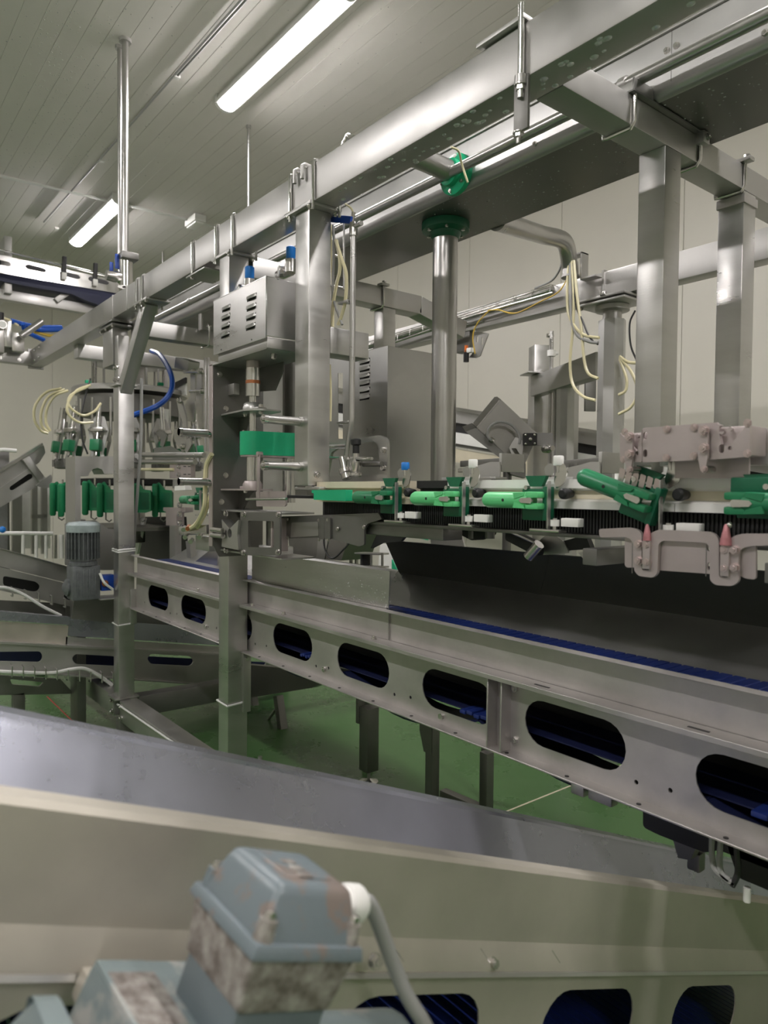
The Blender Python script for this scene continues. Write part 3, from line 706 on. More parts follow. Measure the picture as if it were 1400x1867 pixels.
# ---- one clamp, built round its carrier plate; body points to -X
def make_clamp(label, body='green_mint', back='green_dark', cap='white_plastic'):
    t = thing('product_clamp', label, 'clamp', (0, 0, 0), 'green clamps on the line')
    Rr = .0215; ly = -.032
    # body: rounded bar with chamfered nose, forked at the plate end
    b = MB()
    for z0, z1 in ((.0065, .0225), (-.0225, -.0065)):
        b.box(-.052, -.010, ly-.020, ly+.012, z0, z1, .005, 2)
    b.lathe((-.208, ly, 0), (1, 0, 0), [(.0135, 0), (.0185, .006), (Rr, .014), (Rr, .135), (.0228, .150), (.0228, .162), (.017, .163)], 20)
    bo = b.build('body', body, t)
    MB().cyl((-.125, ly-Rr-.0004, .0), (-.125, ly-Rr+.002, .0), .0042, n=12).build('pin_hole', 'black', bo)
    MB().plate([(-.062, -.006), (-.030, -.0075), (-.026, -.003), (-.026, .003), (-.030, .0075), (-.062, .006), (-.068, 0)], [], (0, ly-.018, 0), (1, 0, 0), (0, 0, 1), .006).build('latch', 'steel_polished', bo)
    for sz in (1, -1):
        MB().plate([(-.085, .004*sz), (-.055, .012*sz), (-.050, .021*sz), (-.09, .019*sz)], [], (0, ly-.0195, 0), (1, 0, 0), (0, 0, 1), .003).build('web', body, bo)
    # dovetail plate above, block below, spine at the plate
    MB().plate([(-.088, .064), (-.019, .064), (-.034, .036), (-.072, .036)], [], (0, .004, 0), (1, 0, 0), (0, 0, 1), .012).build('dovetail', back, t)
    b = MB().box(-.018, -.003, -.024, .006, -.050, .036, .003); b.build('spine', back, t)
    b = MB().box(-.095, -.004, -.012, .008, -.052, -.020, .004); b.build('lower_block', back, t)
    MB().box(-.095, -.018, -.012, .004, .018, .030, .003).build('upper_rib', back, t)
    MB().cyl((-.08, -.016, .033), (-.08, -.004, .033), .006, n=10).build('screw', 'steel_polished', t)
    # carrier plate with bracket and cap
    MB().plate(round_poly([(-.026, -.072), (-.014, -.072), (-.014, .05), (-.026, .05)], .003), [], (-.0015, 0, 0), (0, 1, 0), (0, 0, 1), .003).build('carrier_plate', 'steel_brushed', t)
    br = MB().plate(round_poly([(-.006, .03), (.02, .045), (.028, .075), (.016, .096), (-.004, .085), (-.014, .05)], .006), [], (.002, .016, 0), (1, 0, 0), (0, 0, 1), .003).build('leaf', 'steel_polished', t)
    MB().plate(round_poly([(-.05, .066), (-.024, .066), (-.024, .092), (-.040, .098), (-.055, .085)], .006), [], (.0, .03, 0), (1, 0, 0), (0, 0, 1), .003).build('leaf', 'steel', t)
    MB().cyl((.0, .016, .072), (.0, .016, .105), .006, n=10).build('stem', 'steel_polished', t)
    MB().lathe((.0, .016, .090), (0, 0, 1), [(.0125, 0), (.0135, .002), (.0135, .022), (.0115, .025)], 18).build('cap', cap, t)
    MB().lathe((.030, .012, .018), (0, -1, 0), [(.010, -.02), (.0135, 0), (.0145, .006), (.0135, .016), (.009, .020)], 18).build('knob', 'black', t)
    # rollers and foot underneath
    MB().cyl((.014, -.012, -.064), (.014, -.012, -.048), .0115, n=16).build('roller', 'white_plastic', t)
    MB().cyl((.014, -.012, -.074), (.014, -.012, -.044), .006, n=12).build('axle', 'steel_polished', t)
    MB().box(.030, .082, -.010, .014, -.064, -.043, .002).build('slide_block', 'white_plastic', t)
    MB().box(-.06, .035, -.024, .010, -.080, -.072, .003).build('foot', 'steel_polished', t)
    return t
CY0, CZ0 = 1.46, 1.632
mint = make_clamp('mint green clamp with white cap, right one of the two mint clamps on the line')
mint.location = (-1.151, CY0, CZ0)
c = copy_tree(mint); c.location = (-1.455, CY0, CZ0); c['label'] = 'mint green clamp with white cap beside the black rail piece, left of two'
c = make_clamp('dark green clamp with blue cap at the left end of the rail', 'green_mid', 'green_dark', 'blue_plastic'); c.location = (-1.759, CY0, CZ0)
c = make_clamp('tilted green clamp with a fan of metal strips on top', 'green_mid', 'green_dark'); c.location = (-.845, CY0, CZ0)
for ch in c.children:
    if ch.name.split('.')[0] in ('body', 'dovetail', 'lower_block', 'upper_rib', 'spine', 'screw'):
        a = math.radians(19); R = Matrix.Rotation(a, 4, 'Y')
        ch.location = R @ V((-.035, 0, 0)) - V((-.035, 0, 0))*1.0 + V((-.0, -.008 if ch.name.startswith('body') else 0, .0)); ch.location = V((-.035, 0, 0)) - R @ V((-.035, 0, 0)) + V((0, -.006, .006))
        ch.rotation_euler = R.to_euler()
    if ch.name.split('.')[0] == 'cap': ch.location = (-.016, .01, -.008)
for i in range(6):
    x = -.108+i*.017
    o = MB().plate(round_poly([(x, .046-.004*i), (x+.013, .044-.004*i), (x+.020, .074-.005*i), (x+.006, .080-.005*i)], .004), [], (0, -.020+i*.001, 0), (1, 0, 0), (0, 0, 1), .002).build('fan_strip', 'bolt_pink', None)
    loc = o.location.copy(); o.parent = c; o.location = loc
c = make_clamp('green clamp cut by the right edge, fork end pointing left', 'green_mid', 'green_dark'); c.location = (-.700, CY0-.005, CZ0+.002)
for ch in c.children:
    if ch.name.split('.')[0] in ('body', 'dovetail', 'lower_block', 'upper_rib'):
        ch.rotation_euler = (0, math.pi, 0)
        if ch.name.startswith('dovetail'): ch.rotation_euler = (0, 0, 0); ch.location = (.115, 0, -.006)
    elif ch.name.split('.')[0] in ('carrier_plate', 'leaf', 'stem', 'cap', 'knob', 'roller', 'axle', 'slide_block', 'foot', 'spine', 'screw'):
        ch.location = (.155, 0, 0)

# ---- upper pink adjusting plate with two hanging levers
K7 = (1040, 740, 3.889)
t = thing('guide_plate', 'pinkish steel adjusting plate with two hanging levers below the hanger posts', 'plate', (-.75, 1.42, 1.70))
PY = 1.42
def sec(a, name='plate_section', y=PY, th=.008):
    return flatY(MB(), round_poly(ip(a, Y=y, crop=K7), .004), [], y, th).build(name, 'steel_pink', t)
def hole(x, y, w, h, yy, par):
    q = cpt(x, y, K7, Y=yy); return q
def sec_h(a, hs, y, th, name='plate_section'):
    holes = []
    for hx, hy, hw, hh in hs:
        q = cpt(hx, hy, K7, Y=y); holes.append(obround(q.x, q.z, hw, hh, 6))
    return flatY(MB(), round_poly(ip(a, Y=y, crop=K7), .004), holes, y, th).build(name, 'steel_pink', t)
sec_h([(365, 395), (520, 400), (520, 158), (365, 180)], [(485, 215, .009, .009), (485, 337, .009, .009)], PY, .008)
sec_h([(521, 402), (1055, 380), (1055, 118), (521, 158)], [(541, 213, .010, .017), (541, 337, .010, .017)], PY, .0065)
sec_h([(1056, 380), (1272, 362), (1285, 345), (1285, 108), (1272, 96), (1056, 116)], [(1086, 172, .011, .018), (1086, 305, .011, .018), (1146, 166, .009, .009), (1146, 301, .009, .009)], PY, .009)
for x, y in ((682, 165), (876, 152), (678, 368), (872, 355), (1256, 122), (1254, 338), (385, 186), (377, 380)):
    bolt(t, cpt(x, y, K7, Y=PY-.009), (0, -1, 0), .0065, 'bolt_pink', 'screw', .002)
for x0, x1, yt, yb in ((395, 452, 190, 470), (915, 985, 148, 468)):
    xm = (x0+x1)/2
    lv = flatY(MB(), round_poly(ip([(x0, yt), (x1, yt-2), (x1, yb-110), (xm+16, yb), (xm-16, yb), (x0, yb-110)], Y=PY-.01, crop=K7), .006), [], PY-.01, .007).build('lever', 'steel_pink', t)
    bolt(lv, cpt(xm, yt+28, K7, Y=PY-.017), (0, -1, 0), .0088, 'bolt_pink'); bolt(lv, cpt(xm, yt+152, K7, Y=PY-.017), (0, -1, 0), .0088, 'bolt_pink'); bolt(lv, cpt(xm, yb-18, K7, Y=PY-.017), (0, -1, 0), .006, 'bolt_pink')
    MB().cyl(cpt(xm+4, yb-18, K7, Y=PY-.01), cpt(xm+4, yb-18, K7, Y=PY-.01)+V((0, .03, 0)), .008, n=12).build('pivot', 'bolt', lv)
a = ip([(800, 515), (1320, 515), (1325, 370), (800, 380)], Y=1.50, crop=K7)
flatY(MB(), a, [], 1.47, .006).build('lower_tab', 'steel_pink', t)
q0 = cpt(1290, 115, K7, Y=1.43); q1 = cpt(1290, 365, K7, Y=1.43)
MB().box(q0.x-.285, q0.x-.002, 1.428, 1.50, q1.z+.004, q0.z-.006, .004).build('backing_block', 'steel_pink', t)
MB().bar((q0.x-.02, 1.50, (q0.z+q1.z)/2-.01), (q0.x-.01, 2.36, (q0.z+q1.z)/2+.02), .09, .075, (0, 0, 1), .004).build('support_arm', 'steel', t)
MB().bar((q0.x-.30, 1.50, (q0.z+q1.z)/2), (q0.x-.30, 1.90, (q0.z+q1.z)/2+.02), .07, .06, (0, 0, 1), .004).build('support_arm', 'steel_dark', t)

# ---- lower pink guide with two notched brackets and cones
t = thing('guide_plate', 'pinkish steel lower guide with two u-shaped brackets holding red cones', 'plate', (-.75, 1.41, 1.42))
GY = 1.425
b = MB()
flatY(b, round_poly(ip([(395, 935), (1325, 955), (1325, 1215), (1310, 1230), (1250, 1222), (1205, 1200), (1000, 1190), (640, 1165), (465, 1145), (410, 1145), (395, 1130)], Y=GY, crop=K7), .003), [obround(*[cpt(995, 1003, K7, Y=GY)[i] for i in (0, 2)], .010, .016, 6), obround(*[cpt(995, 1136, K7, Y=GY)[i] for i in (0, 2)], .010, .016, 6)], GY, .006)
b.build('back_plate', 'steel_pink', t)
for x in (440, 965): 
    q = cpt(x, 950, K7, Y=GY-.006); MB().box(q.x-.0008, q.x+.0008, GY-.0064, GY-.0055, q.z-.075, q.z).build('seam', 'steel_dark', t)
gy = GY-.008
outer = [(216, 872), (430, 862), (490, 875), (520, 905), (520, 1165), (578, 1165), (578, 905), (620, 885), (640, 878), (1000, 892), (1040, 910), (1068, 950), (1068, 1215), (1135, 1217), (1135, 960), (1165, 925), (1230, 905), (1560, 905),
         (1560, 985), (1300, 992), (1235, 1005), (1207, 1040), (1205, 1245), (1160, 1276), (1040, 1268), (1003, 1235), (1003, 1010), (985, 975), (955, 968), (670, 955), (640, 975), (632, 1185), (600, 1217), (500, 1205), (468, 1170), (462, 985), (440, 940), (400, 928), (222, 932)]
flatY(MB(), round_poly(ip(outer, Y=gy, crop=K7), .006, 3), [], gy, .009).build('notched_bar', 'steel_pink', t)
for (bx, by) in ((487, 978), (487, 1097), (548, 982), (548, 1106), (1168, 1022), (1168, 1147), (1100, 1020), (1100, 1150)):
    bolt(t, cpt(bx, by, K7, Y=gy-.009), (0, -1, 0), .0082, 'bolt_pink')
for x0, yt, yb in ((543, 838, 955), (1100, 838, 988)):
    q = cpt(x0, yb, K7, Y=gy-.012); q2 = cpt(x0+(2 if x0 < 1000 else 5), yt, K7, Y=gy-.012); w = .009 if x0 < 1000 else .0115
    cn = MB().lathe(q, q2-q, [(w, 0), (w*.9, .012), (w*.42, (q2-q).length*.9), (w*.2, (q2-q).length)], 14).build('cone', 'red_stain', t)
    if x0 > 1000: MB().sphere(cpt(1128, 845, K7, Y=gy-.01), .006, n=10).build('cone_tip', 'bolt', cn)
    MB().box(q.x-.009, q.x+.009, gy-.016, gy-.006, q.z-.062, q.z, .002).build('clamp_strip', 'steel_pink', t)
flatY(MB(), ip([(395, 985), (60, 1040), (110, 1100), (395, 1105)], Y=1.62, crop=K7), [], 1.62, .004).build('tail_sheet', 'steel', t)
q = at(1250, 990, Y=1.43)
for x in (-1.02, -.60): MB().bar((x, 1.43, 1.50), (x, 1.80, 1.50), .04, .04, (0, 0, 1), .003).build('support_arm', 'steel_dark', t)
# ================================================================== MOTOR BOX WITH LOUVRES
K6 = (330, 400, 6.087)
t = thing('motor_box', 'pale louvred steel motor box hung in front of the support post', 'machine box', (-2.68, 1.45, 2.24))
BX0, BX1, BY, BZ0, BZ1 = -2.93, -2.46, 1.352, 2.243, 2.480
b = MB().box(BX0, BX1, BY, BY+.004, BZ0, BZ1, .0015, 1); fr = b.build('front_panel', 'steel_brushed', t)
MB().box(BX1-.004, BX1, BY+.004, 1.62, BZ0+.01, BZ1, .001, 1).build('side_panel', 'steel_sheet', t)
MB().box(BX0, BX0+.004, BY+.004, 1.445, BZ0+.01, BZ1, .001, 1).build('side_panel', 'steel_sheet', t)
MB().box(BX0, BX1, BY, 1.445, BZ1, BZ1+.003).build('top_panel', 'steel_sheet', t)
MB().box(BX0+.02, BX1-.01, BY+.012, 1.60, BZ0-.035, BZ0+.01, .006).build('base_tray', 'steel', t)
for x, z in ((-2.55, BZ0-.02),): bolt(t, (x, 1.44, BZ0-.035), (0, 0, -1), .012, h=.02)
def louvre(par, x, z, w, y, h=.026):
    """pressed louvre: half dome with open dark underside"""
    b = MB(); rows = []
    for i in range(9):
        u = i/8; k = math.sin(math.pi*u)**.55 if 0 < u < 1 else 0
        rows.append(((x-w/2+w*u, y, z+h*.5), (x-w/2+w*u, y-.012*k, z-h*.25*k)))
    b.sheet(rows, .001); o = b.build('louvre', 'steel_brushed', par, angle=60)
    MB().box(x-w*.42, x+w*.42, y-.0012, y+.0002, z-h*.42, z-h*.12).build('louvre_gap', 'black', o)
for i in range(4):
    for j, (cx, cy) in enumerate(((500, 990), (782, 868))):
        q = cpt(cx-i*4, cy+i*(98 if j == 0 else 108), K6, Y=BY); louvre(fr, q.x, q.z, .086, BY)
for x, y in ((446, 1446), (784, 1335)): q = cpt(x, y, K6, Y=BY); MB().cyl((q.x, BY-.0006, q.z), (q.x, BY+.001, q.z), .004, n=10).build('screw_hole', 'black', fr)

# ================================================================== SHAFT DRIVE ON THE SUPPORT POST
t = thing('shaft_drive', 'vertical shaft drive with bearings and green belt guard below the motor box', 'machine', (-2.8, 1.45, 1.36))
sx, sy = -2.748, 1.45
FX = -2.972
flatX(MB(), round_poly([(1.372, 1.405), (1.40, 1.352), (1.62, 1.352), (1.62, 2.215), (1.372, 2.215)], .004), [], FX, .004).build('mount_plate', 'steel_dark', t)
MB().box(FX-.032, FX+.003, 1.366, 1.371, 1.40, 2.215, .001, 1).build('edge_flange', 'steel_pink', t)
MB().box(FX-.03, -2.48, 1.366, 1.60, 2.206, 2.214, .002).build('top_plate', 'steel', t)
flatY(MB(), ip([(470, 662), (518, 655), (518, 676), (503, 712), (475, 714)], Y=1.56), [], 1.56, .004).build('gusset', 'steel_dark', t)
flatY(MB(), ip([(466, 655), (512, 655), (512, 905), (466, 905)], Y=1.72), [], 1.74, .01).build('rear_panel', 'steel', t)
flatY(MB(), ip([(512, 640), (560, 640), (560, 905), (512, 905)], Y=1.76), [], 1.80, .04).build('rear_channel', 'steel_mid', t)
cp = MB().cyl((sx, sy, 2.055), (sx, sy, 2.175), .031, n=24).build('coupling', 'steel_polished', t)
MB().cyl((sx, sy, 2.108), (sx, sy, 2.122), .0316, n=24).build('coupling_ring', 'copper', cp)
MB().cyl((sx, sy, 2.175), (sx, sy, 2.205), .029, n=20).build('motor_shaft', 'steel_pink', t)
MB().cyl((sx, sy, 1.99), (sx, sy, 2.055), .017, n=16).build('shaft', 'steel_polished', t)
MB().cyl((sx, sy, 1.90), (sx, sy, 1.99), .0155, n=16).build('shaft', 'steel_polished', t)
def bracket(z, x1, m='steel'):
    o = flatZ(MB(), round_poly([(FX, 1.40), (x1-.06, 1.385), (x1, 1.43), (x1, 1.53), (FX, 1.56)], .03), [], z, .007).build('bracket', m, t)
    flatY(MB(), [(FX, z), (FX+.16, z), (FX+.12, z-.02), (FX, z-.13)], [], 1.50, .005).build('bracket_web', 'steel_dark', o); return o
br = bracket(1.985, -2.63)
bg = MB().lathe((sx, sy, 1.992), (0, 0, 1), [(.044, 0), (.044, .012), (.038, .03), (.030, .036)], 22).build('bearing', 'steel', br)
MB().box(sx-.085, sx+.085, sy-.022, sy+.022, 1.991, 2.003, .005).build('bearing_flange', 'steel', br)
for dx in (-.07, .07): bolt(br, (sx+dx, sy, 2.003), (0, 0, 1), .010); bolt(br, (sx+dx, sy, 1.985), (0, 0, -1), .009)
br = bracket(1.652, -2.70, 'steel_pink')
MB().lathe((sx, sy, 1.659), (0, 0, 1), [(.042, 0), (.042, .02), (.034, .034)], 22).build('bearing', 'steel_pink', br)
MB().box(sx-.08, sx+.02, sy-.022, sy+.022, 1.659, 1.671, .004).build('bearing_flange', 'steel_pink', br)
bolt(br, (sx-.065, sy, 1.671), (0, 0, 1), .009); bolt(br, (sx-.065, sy, 1.652), (0, 0, -1), .009)
# green obround belt guard reaching back to the second shaft
s2 = at(528, 850, Y=1.62); s2 = V((s2.x, 1.62, 0)); d2 = (s2-V((sx, sy, 0))); d2.z = 0; Ld = d2.length; d2.normalize(); n2 = V((-d2.y, d2.x, 0))
pl = obround(Ld/2, 0, Ld+.11, .11, 14)
g = MB().plate(pl, [], V((sx, sy, 1.803)), d2, n2, .10).build('belt_guard', 'green_guard', t)
MB().plate(obround(Ld/2, 0, Ld+.104, .104, 14), [], V((sx, sy, 1.796)), d2, n2, .008).build('guard_floor', 'steel_pink', g)
bolt(g, (sx-.045, sy-.02, 1.903), (0, 0, 1), .007); bolt(g, V((sx, sy, 1.903))+d2*.12, (0, 0, 1), .007)
MB().cyl((sx, sy, 1.695), (sx, sy, 1.796), .027, n=22).build('hub', 'steel_polished', t)
MB().cyl((s2.x, s2.y, 1.60), (s2.x, s2.y, 1.796), .026, n=22).build('hub', 'steel_polished', t)
for (hx, hy) in ((sx, sy), (s2.x, s2.y)):
    a0 = math.radians(-95); q = V((hx+.0266*math.cos(a0), hy+.0266*math.sin(a0), 0))
K5 = (380, 640, 4.915)
q = cpt(450, 905, K5, Y=1.385); q1 = cpt(445, 1340, K5, Y=1.385)
MB().bar((q.x, 1.385, q1.z), (q.x, 1.385, q.z), .018, .007, (0, 1, 0), .002).build('strap', 'steel_pink', t)
MB().cyl((q.x, 1.378, q.z-.008), (q.x, 1.40, q.z-.008), .010, n=12).build('strap_pin', 'steel_pink', t)
a = cpt(340, 1328, K5, Y=1.38); b_ = cpt(700, 1325, K5, Y=1.38)
MB().cyl(a, b_, .0055, n=10).build('rod', 'steel_polished', t)
flatY(MB(), round_poly(ip([(440, 1260), (700, 1255), (708, 1380), (690, 1395), (445, 1392)], Y=1.43, crop=K5), .004), [], 1.43, .008).build('slide_plate', 'steel_pink', t)
# lower square window frame and side block with a round hole
fy = 1.405
o = flatY(MB(), round_poly(ip([(300, 1445), (655, 1440), (655, 1815), (640, 1830), (310, 1830), (300, 1815)], Y=fy, crop=K5), .006), [round_poly(ip([(370, 1520), (600, 1525), (600, 1760), (370, 1757)], Y=fy, crop=K5), .008)], fy, .008).build('window_frame', 'steel_dark', t)
for x, y in ((325, 1462), (636, 1465), (322, 1805), (630, 1802)): bolt(o, cpt(x, y, K5, Y=fy-.008), (0, -1, 0), .010)
q0, q1 = cpt(300, 1830, K5, Y=fy), cpt(655, 1440, K5, Y=fy)
for z in (q0.z+.004, q1.z-.012): MB().box(FX, q1.x-.004, fy+.002, 1.56, z, z+.008, .002).build('shelf', 'steel', t)
MB().box(q1.x-.12, q1.x-.11, fy+.02, 1.5, q0.z+.03, q1.z-.03).build('inner_plate', 'steel_pink', t)
MB().cyl((q0.x+.10, 1.50, q0.z+.01), (q0.x+.10, 1.50, q1.z-.01), .03, n=14).build('inner_shaft', 'steel_dark', t)
MB().box(q0.x+.045, q0.x+.20, 1.46, 1.54, q0.z+.012, q0.z+.045, .004).build('inner_block', 'white_plastic', t)
qa, qb = cpt(145, 1760, K5, Y=1.40), cpt(298, 1505, K5, Y=1.40)
hq = cpt(218, 1632, K5, Y=1.40)
sb = flatY(MB(), round_poly([(qa.x, qa.z+.004), (qb.x, qa.z), (qb.x-.012, (qa.z+qb.z)/2), (qb.x, qb.z), (qa.x, qb.z-.004), (qa.x+.010, (qa.z+qb.z)/2)], .004), [obround(hq.x, hq.z, .040, .040, 8)], 1.43, .045).build('hole_block', 'steel', t)
MB().box(hq.x-.03, hq.x+.03, 1.432, 1.436, hq.z-.03, hq.z+.03).build('hole_back', 'black', sb)
for x, y in ((165, 1455), (165, 1785)): bolt(t, cpt(x, y, K5, Y=1.40), (0, -1, 0), .011)
for y in (1600, 1650): q = cpt(50, y, K5, Y=1.37); MB().cyl(q+V((-.02, 0, 0)), q+V((.09, 0, 0)), .012, n=12).build('air_fitting', 'bolt', t)
for (y, z) in ((1.40, 2.17), (1.43, 2.02), (1.43, 1.72), (1.41, 1.60)): bolt(t, (FX+.004, y, z), (1, 0, 0), .010)
MB().box(FX+.004, FX+.06, 1.44, 1.47, 2.08, 2.13, .004).build('clamp_lug', 'steel', t)
for px, py in ((388, 791), (388, 879)):                     # stand-offs on the left flange
    q = at(px, py, X=FX-.02); z = q.z
    s = MB().cyl((FX-.02, 1.366, z), (FX-.02, 1.22, z), .0165, n=20).build('standoff', 'steel_pipe', t)
    for y in (1.22, 1.35): MB().cyl((FX-.02, y, z), (FX-.02, y+.014, z), .018, n=20).build('collar', 'steel_polished', s)
# second-shaft star arm and dark machinery below, left of the rail
q = at(532, 903, Y=1.62)
MB().box(-2.62, -2.25, 1.52, 1.60, 1.622, 1.634, .003).build('slide_bar', 'black', t)
MB().box(-2.42, -2.24, 1.46, 1.62, 1.655, 1.668, .004).build('star_plate', 'steel', t)
K4 = (330, 450, 3.1125)
t = thing('slide_block', 'small bright green plastic slide under the end of the hanging post', 'slide', (-2.1, 1.43, 1.62))
q0, q1 = at(570, 913, Y=1.44), at(632, 893, Y=1.44)
MB().plate(round_poly([(q0.x+.014, q0.z+.004), (q1.x, q0.z+.002), (q1.x, q1.z), (q0.x, q1.z-.002), (q0.x, q1.z-.012), (q0.x+.014, q1.z-.014)], .002), [], (0, 1.465, 0), (1, 0, 0), (0, 0, 1), .03).build('pad', 'green_guard', t)
MB().box(q0.x-.01, q1.x+.02, 1.47, 1.50, q0.z+.004, q0.z+.014, .002).build('carrier', 'steel_dark', t)
# dark adjusting plates below (515-720, 930-1000)
t = thing('guide_plate', 'dark steel guide plates with rounded cut-outs below the green slide', 'plate', (-2.2, 1.45, 1.45))
dy = 1.50
out = [(575, 1530), (1130, 1510), (1150, 1545), (1070, 1570), (1050, 1600), (1050, 1690), (1020, 1700), (840, 1650), (600, 1655), (590, 1640), (608, 1570), (575, 1545)]
flatY(MB(), round_poly(ip(out, Y=dy, crop=K4), .006), [], dy, .008).build('plate', 'steel_dark', t)
flatY(MB(), round_poly(ip([(630, 1565), (780, 1560), (782, 1640), (625, 1650)], Y=dy-.008, crop=K4), .004), [], dy-.008, .003).build('cover', 'steel', t)
for x in (805, 838): flatY(MB(), round_poly(ip([(x-16, 1535), (x+16, 1535), (x+16, 1660), (x-16, 1660)], Y=dy-.01, crop=K4), .008), [], dy-.009, .008).build('rib', 'steel_dark', t)
for x, y in ((605, 1545), (605, 1650), (785, 1550), (785, 1660), (835, 1550), (835, 1665), (890, 1600), (1040, 1590)): bolt(t, cpt(x, y, K4, Y=dy-.012), (0, -1, 0), .006, 'bolt', h=.004)
MB().box(-2.45, -1.62, 1.515, 1.60, 1.50, 1.545, .004).build('back_bar', 'steel_dark', t)
flatY(MB(), round_poly(ip([(700, 955), (743, 953), (745, 975), (735, 987), (700, 990), (680, 1000)], Y=1.53), .004), [], 1.53, .012).build('nose', 'black', t)
# ================================================================== BEHIND THE LINE
def depth_pt(x, y, d):
    """point on a sight line at the given distance in front of the camera"""
    return CAM + (C_F + C_R*((x-CX)/F_PX) - C_U*((y-CY)/F_PX))*d
# elbow pipe out of the duct's back, with hoses
a = at(905, 402, Y=2.365); e = at(1040, 505, Y=3.22)
t = thing('elbow_pipe', 'curved steel pipe leaving the back of the duct and bending down with hoses', 'pipe', e)
b1 = at(1000, 432, Y=3.02); pts = [a, a.lerp(b1, .5), a.lerp(b1, .86), b1+V((.03, .09, -.012)), V((e.x, e.y-.01, b1.z-.10)), e+V((0, 0, .02)), e]
MB().tube(spline(pts, 6), .045, 20).build('pipe', 'steel_pipe', t)
MB().cyl(e+V((0, 0, -.004)), e+V((0, 0, .006)), .050, n=24).build('pipe_rim', 'steel', t)
q = at(1058, 480, Y=3.24)
MB().box(q.x-.05, q.x+.03, 3.21, 3.27, q.z+.04, q.z+.05, .002).box(q.x+.02, q.x+.03, 3.21, 3.27, q.z-.09, q.z+.05, .002).box(q.x+.02, q.x+.12, 3.21, 3.27, q.z-.10, q.z-.09, .002).build('bracket', 'steel', t)
# cable tray with conduits on the rear beam
t = thing('cable_tray', 'bright wire cable tray with conduits lying along the rear beam', 'cable tray', (-3.3, 3.3, 2.8))
for i, (dy, r) in enumerate(((0, .016), (.035, .012), (.06, .014), (-.02, .009))):
    p0 = at(1008, 525+i*3, Y=3.26+dy); p1 = at(728, 612+i*3, Y=3.26+dy); p2 = at(660, 634+i*3, Y=3.26+dy)
    MB().tube(spline([p0, p0.lerp(p1, .5)+V((0, 0, .006*(i-1))), p1, p2], 6), r, 10).build('conduit', 'steel_polished' if i != 1 else 'grey_hose', t)
for k in range(14):
    p0 = at(1005, 528, Y=3.25).lerp(at(665, 632, Y=3.25), k/13)
    MB().tube([p0+V((0, -.012, -.035)), p0+V((0, -.012, .028)), p0+V((0, .09, .028)), p0+V((0, .09, -.035))], .003, 6).build('wire_hoop', 'steel_polished', t)
for dz in (-.034, .027): MB().tube([at(1005, 528, Y=3.24)+V((0, 0, dz)), at(665, 632, Y=3.24)+V((0, 0, dz))], .003, 6).build('wire_rail', 'steel_polished', t)
P = lambda x, y, Y: at(x, y, Y=Y)
hose([P(1036, 505, 3.2), P(1018, 532, 3.18), P(985, 550, 3.2), P(940, 571, 3.22), P(908, 565, 3.22), P(890, 566, 3.22)], .004, 'yellow_hose', 'signal_cable', 'orange-yellow cable drooping below the cable tray on the rear beam', cat='cable')
hose([P(893, 565, 3.22), P(870, 590, 3.24), P(862, 615, 3.24), P(866, 645, 3.24)], .004, 'yellow_hose', 'signal_cable', 'short yellow cable dropping from the tray to the sensor bracket', cat='cable')
hose([P(1025, 470, 3.2), P(1020, 492, 3.2), P(1005, 512, 3.22), P(975, 526, 3.24)], .006, 'grey_hose', 'signal_cable', 'grey cable swinging from the elbow pipe to the cable tray', cat='cable')
G = 'hoses hanging from the elbow pipe'
for lab, m, r, pp in (
    ('cream hose dropping straight from the elbow pipe, leftmost of the bundle', 'cream_hose', .008, [(1038, 472), (1034, 520), (1036, 570), (1050, 598), (1068, 612), (1092, 616)]),
    ('cream hose making the longest loop down beside the octagonal column', 'cream_hose', .008, [(1042, 472), (1046, 540), (1044, 600), (1039, 660), (1044, 700), (1062, 722), (1085, 730)]),
    ('cream hose hanging in a mid-length loop toward the octagonal column', 'cream_hose', .008, [(1046, 475), (1052, 540), (1060, 600), (1064, 650), (1072, 680), (1090, 690)]),
    ('grey hose in the middle of the hanging hose bundle', 'grey_hose', .009, [(1040, 472), (1040, 530), (1042, 580), (1052, 610), (1072, 622), (1090, 625)]),
    ('black cable slanting from the hose bundle to the column', 'black_hose', .005, [(1044, 480), (1050, 555), (1062, 585), (1075, 615), (1090, 628)])):
    hose([P(x, y, 3.18) for x, y in pp], r, m, 'air_hose', lab, G)
G = 'hoses between the octagonal column and the right post'
for lab, m, r, pp in (
    ('cream hose curling right of the octagonal column, upper short one', 'cream_hose', .008, [(1130, 650), (1145, 660), (1162, 662)]),
    ('cream hose making a small loop right of the octagonal column', 'cream_hose', .008, [(1130, 655), (1142, 690), (1140, 712), (1128, 720)]),
    ('cream hose making a wide loop right of the octagonal column', 'cream_hose', .008, [(1130, 652), (1152, 680), (1162, 715), (1150, 742), (1128, 755)]),
    ('dark cable hanging from the column hub down to the right post', 'black_hose', .005, [(1158, 566), (1148, 590), (1150, 630), (1162, 660)])):
    hose([P(x, y, 3.30) for x, y in pp], r, m, 'air_hose', lab, G)
# octagonal column under the rear beam
ox, oy = -2.27, 3.35
t = thing('octagonal_column', 'dark octagonal steel column with round hub under the rear beam', 'column', (ox, oy, .0))
MB().lathe((ox, oy, .0), (0, 0, 1), [(.072, 0), (.072, 2.585)], 8).build('shaft', 'steel_sheet', t, angle=10)
MB().lathe((ox, oy, 2.585), (0, 0, 1), [(.05, 0), (.05, .045), (.09, .05), (.09, .075)], 22).build('hub', 'steel', t)
for z in (2.662, 2.685): MB().box(ox-.15, ox+.15, oy-.12, oy+.10, z, z+.012, .003).build('flange_plate', 'steel', t)
bolt(t, (ox+.02, oy-.11, 2.697), (0, 0, 1), .016)
bolt(t, (ox-.13, oy-.10, 2.662), (0, 0, -1), .012)
